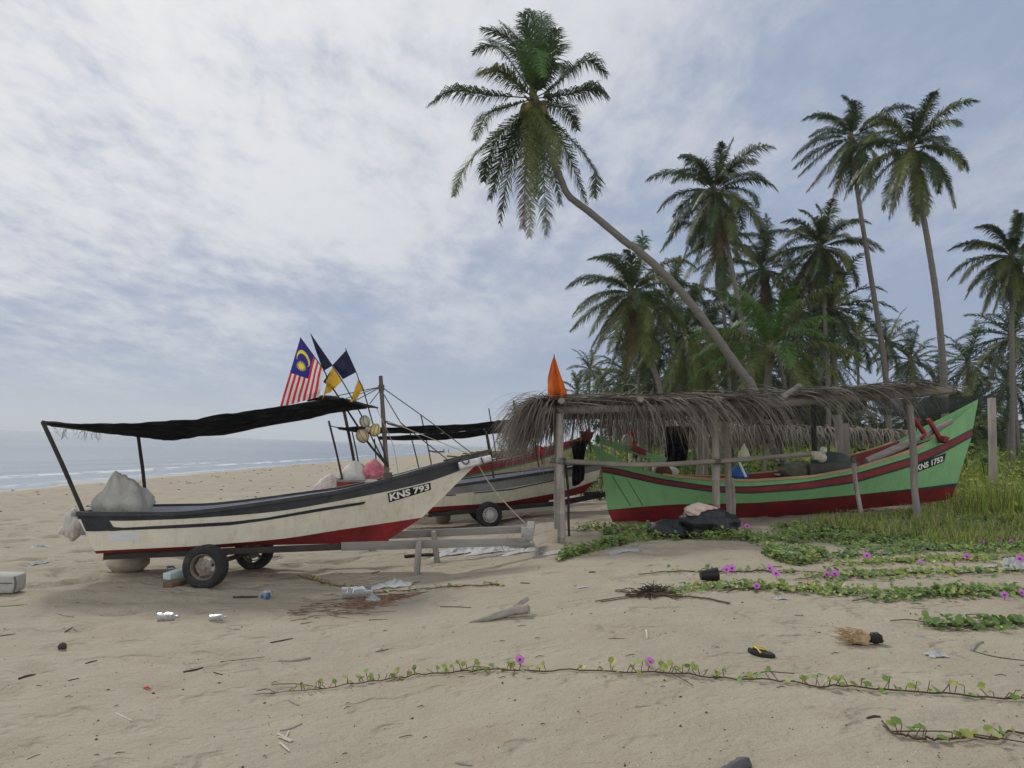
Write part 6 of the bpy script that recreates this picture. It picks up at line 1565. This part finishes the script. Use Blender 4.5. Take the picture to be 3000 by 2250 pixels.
def husk():
    p = G(2515, 1888); mb = MB(); rr = random.Random(4)
    mb.blob(p + Vector((0, 0, .045)), (.085, .062, .05), 26, 14, .25, 2.4, 2, -.7, 0, None, .1)
    for k in range(90):
        a = p + Vector((rr.uniform(-.1, .05), rr.uniform(-.06, .06), rr.uniform(.02, .1))); b = a + Vector((rr.uniform(-.12, -.02), rr.uniform(-.05, .05), rr.uniform(-.03, .03))); mb.tube([a, b], .003, 3)
    o = solo(mb, 'coconut_husk', M('husk_fibre', (.36, .26, .15), .95, .35, 14, .5), 'fibrous split coconut husk with black end on the right sand', 'husk', loc=p)
    mb = MB(); mb.blob(p + Vector((.12, -.01, .05)), (.05, .04, .04), 18, 10, .5, 3, 6, -.8, 0, None, .12); mb.build('charred_end', SIGN, o)
husk()
def pot():
    p = G(2076, 1702); mb = MB(); mb.tube([p + Vector((-.09, 0, .055)), p + Vector((.1, 0, .075))], [.05, .075], 14); solo(mb, 'black_pot', SIGN, 'small black plastic pot lying on its side on the sand', 'pot', loc=p)
pot()
def bark():
    w = [G(x, y) for x, y in ((2110, 2290), (2145, 2268), (2172, 2254), (2194, 2246))]; mb = MB(); mb.tube(polyline([q + Vector((0, 0, .02)) for q in w], 10), [.03, .034, .034, .026], 10, wob=.14); solo(mb, 'bark_piece', M('grey_bark', (.1, .1, .105), .9, .4, 8, .6, 30), 'grey bark piece cut by the bottom edge of the photo', 'bark', loc=w[1])
bark()
def tangle():
    p = G(1910, 1738); mb = MB(); rr = random.Random(9)
    for k in range(150):
        c = p + Vector((rr.gauss(0, .11) , rr.gauss(0, .11), 0)); c.z = gz(c.x, c.y) + rr.uniform(0, .09) * max(0, 1 - (c - p).length * 3); d = Vector((rr.uniform(-1, 1), rr.uniform(-1, 1), rr.uniform(-.3, .3))).normalized() * rr.uniform(.03, .1)
        mb.tube([p + Vector((rr.uniform(-.02, .02), 0, .01)), c, c + d * .5 + Vector((0, 0, rr.uniform(0, .02))), c + d], [.004, .005, .004, .002], 4)
    solo(mb, 'root_tangle', STICK, 'black tangle of dry roots beside the vines on the sand', 'roots', loc=p)
tangle()
def pebbles():
    p = G(183, 1900); mb = MB(); mb.blob(p + Vector((0, 0, .02)), (.035, .03, .03), 14, 9, .4, 3, 3, -.8, 0, None, .1); solo(mb, 'seed_pod', STICK, 'round dark seed pod cluster on the left sand', 'seed pod', loc=p)
pebbles()
mb = MB(); rr = random.Random(14)
for k in range(420):
    t = rr.random(); x = lerp(840, 1220, t); y = lerp(1802, 1742, t) + rr.gauss(0, 13 * math.sin(math.pi * min(1, .12 + t)) + 3)
    if rr.random() > .25 + .75 * math.exp(-((t - .62) / .25) ** 2): continue
    p = G(x, y); p.z += rr.uniform(.004, .03); a = rr.gauss(.12, .35); d = Vector((math.cos(a), math.sin(a), rr.uniform(-.08, .08))) * rr.uniform(.06, .3); mb.tube([p, p + d * .5, p + d], [.004, .004, .002], 4)
stuff(mb.build('leaf_litter', M('reddish_litter', (.19, .12, .08), .95, .45, 6, .3), None), 'drift of reddish brown dry leaf litter on the sand below the near boat', 'leaf litter')
mb = MB()                                            # shells, seeds, specks: uncountable
for k in range(2600):
    y = 3.4 + 16 * rr.random() ** 1.6; x = rr.uniform(-.85, .85) * y; p = Vector((x, y, gz(x, y))); s = rr.uniform(.003, .009) * (1.9 if rr.random() < .1 else 1)
    a = rr.uniform(0, 6.28); d = Vector((math.cos(a), math.sin(a), 0)) * s; e = Vector((-d.y, d.x, 0)) * .6
    mb.add([p + d, p + e, p - d, p - e, p + Vector((0, 0, s * .7))], [(0, 1, 4), (1, 2, 4), (2, 3, 4), (3, 0, 4)], 0 if rr.random() < .3 else 1)
stuff(mb.build('shell_grit', [STICKW, STICK], None, smooth=False), 'scattered shell chips and dark seed bits all over the sand', 'shell grit')
mb = MB()
for k in range(260):
    y = 4.5 + 22 * rr.random() ** 1.3; x = rr.uniform(-1.0, .7) * y
    if x < -15: continue
    p = ground_z(Vector((x, y, 0)), .004); a = rr.gauss(.15, .5); d = Vector((math.cos(a), math.sin(a), 0)) * rr.uniform(.02, .08); q = ground_z(p + d, .004); mb.tube([p, (p + q) / 2 + Vector((rr.uniform(-.01, .01), rr.uniform(-.01, .01), .006)), q], [.002, .003, .0015], 4)
for k in range(120):                                 # seaweed and wrack up the beach
    x = rr.uniform(-21, -6); y = rr.uniform(14, 80); p = ground_z(Vector((x, y, 0)), .01); s = .022 * (1 + y * .03)
    mb.blob(p, (s * rr.uniform(.6, 2), s, s * .4), 8, 5, .3, 3, k, -.5)
stuff(mb.build('twig_litter', STICK, None), 'small dark twigs and wrack strewn over the beach', 'litter')
mb = MB()
for k in range(260):
    y = rr.uniform(120, 320); x = rr.uniform(-9, 6) - (y - 120) * .02; p = ground_z(Vector((x, y, 0)), .1); a = rr.uniform(0, 3.14); d = Vector((math.cos(a), math.sin(a), rr.uniform(-.1, .2))) * rr.uniform(.4, 2.2); mb.tube([p - d, p + d], [.16, .08], 5)
stuff(mb.build('driftwood_pile', STICK, None), 'line of grey driftwood far up the beach under the feathery trees', 'driftwood')
# ---- two people and a skiff far away
def person(px, py, label, seed):
    p = P(px, py, 226); p.z = gz(p.x, 226); k = 1.25 / 1.7
    bm = bmesh.new(); J = dict(pel=(0, 0, .92), chest=(0, 0, 1.3), neck=(0, 0, 1.48), head=(.02, 0, 1.64), kl=(.1, .05, .5), fl=(.12, -.02, .06), tl=(.12, -.14, .03), kr=(-.1, -.02, .5), fr=(-.14, .05, .06), tr=(-.14, -.08, .03), sl=(.19, 0, 1.38), el=(.26, .02, 1.1), hl=(.28, -.05, .86), sr=(-.19, 0, 1.38), er=(-.26, .02, 1.1), hr=(-.27, -.06, .86))
    Rr = dict(pel=.14, chest=.15, neck=.06, head=.1, kl=.07, fl=.05, tl=.04, kr=.07, fr=.05, tr=.04, sl=.06, el=.045, hl=.035, sr=.06, er=.045, hr=.035)
    V = {n: bm.verts.new(Vector(v) * k) for n, v in J.items()}
    for a, b in (('pel', 'chest'), ('chest', 'neck'), ('neck', 'head'), ('pel', 'kl'), ('kl', 'fl'), ('fl', 'tl'), ('pel', 'kr'), ('kr', 'fr'), ('fr', 'tr'), ('chest', 'sl'), ('sl', 'el'), ('el', 'hl'), ('chest', 'sr'), ('sr', 'er'), ('er', 'hr')): bm.edges.new((V[a], V[b]))
    me = bpy.data.meshes.new('person'); names = list(J); bm.to_mesh(me); bm.free(); me.materials.append(M('dark_clothes', (.04, .04, .05), .9, .2, 5, 0))
    o = bpy.data.objects.new('person', me); COL.objects.link(o); o.location = p; o.rotation_euler = (0, 0, seed)
    md = o.modifiers.new('skin', 'SKIN')
    for i, n in enumerate(names): me.skin_vertices[0].data[i].radius = (Rr[n] * k, Rr[n] * k); me.skin_vertices[0].data[i].use_root = n == 'pel'
    ss = o.modifiers.new('sub', 'SUBSURF'); ss.levels = 1; ss.render_levels = 1
    tag(o, label, 'person', 'people walking far away')
person(1300, 1326, 'distant person in dark clothes walking on the far beach, left of the two', .4); person(1314, 1326, 'distant person in dark clothes walking on the far beach, right of the two', 1.1)
def skiff():
    c = P(1280, 1321, 240); c.z = SEA + .15; mb = MB(); rows = []
    for t in np.linspace(-1, 1, 13): w = .55 * (1 - t * t) ** .6 + .02; rows.append([c + Vector((t * 2.4, s * w, z + .25 * t * t)) for s, z in ((-1, .35), (-.6, -.1), (.6, -.1), (1, .35))])
    mb.grid(rows); solo(mb, 'skiff', POLE, 'tiny dark skiff at the waterline far up the beach', 'boat', loc=c)
skiff()
# ---- sea air: one even closed box round the whole scene
def haze(density):
    mb = MB(); mb.box((0, 4400, 30), (19000, 9900, 140)); m = bpy.data.materials.new('sea_haze'); m.use_nodes = True; nt = m.node_tree; nt.nodes.remove(nt.nodes['Principled BSDF'])
    v = nt.nodes.new('ShaderNodeVolumePrincipled'); v.inputs['Density'].default_value = density; v.inputs['Color'].default_value = (.86, .91, .96, 1); v.inputs['Anisotropy'].default_value = .3
    nt.links.new(v.outputs[0], nt.nodes['Material Output'].inputs['Volume'])
    o = mb.build('haze', m, None, smooth=False); stuff(o, 'thin pale sea haze in the air over the beach', 'haze')
haze(.00028)
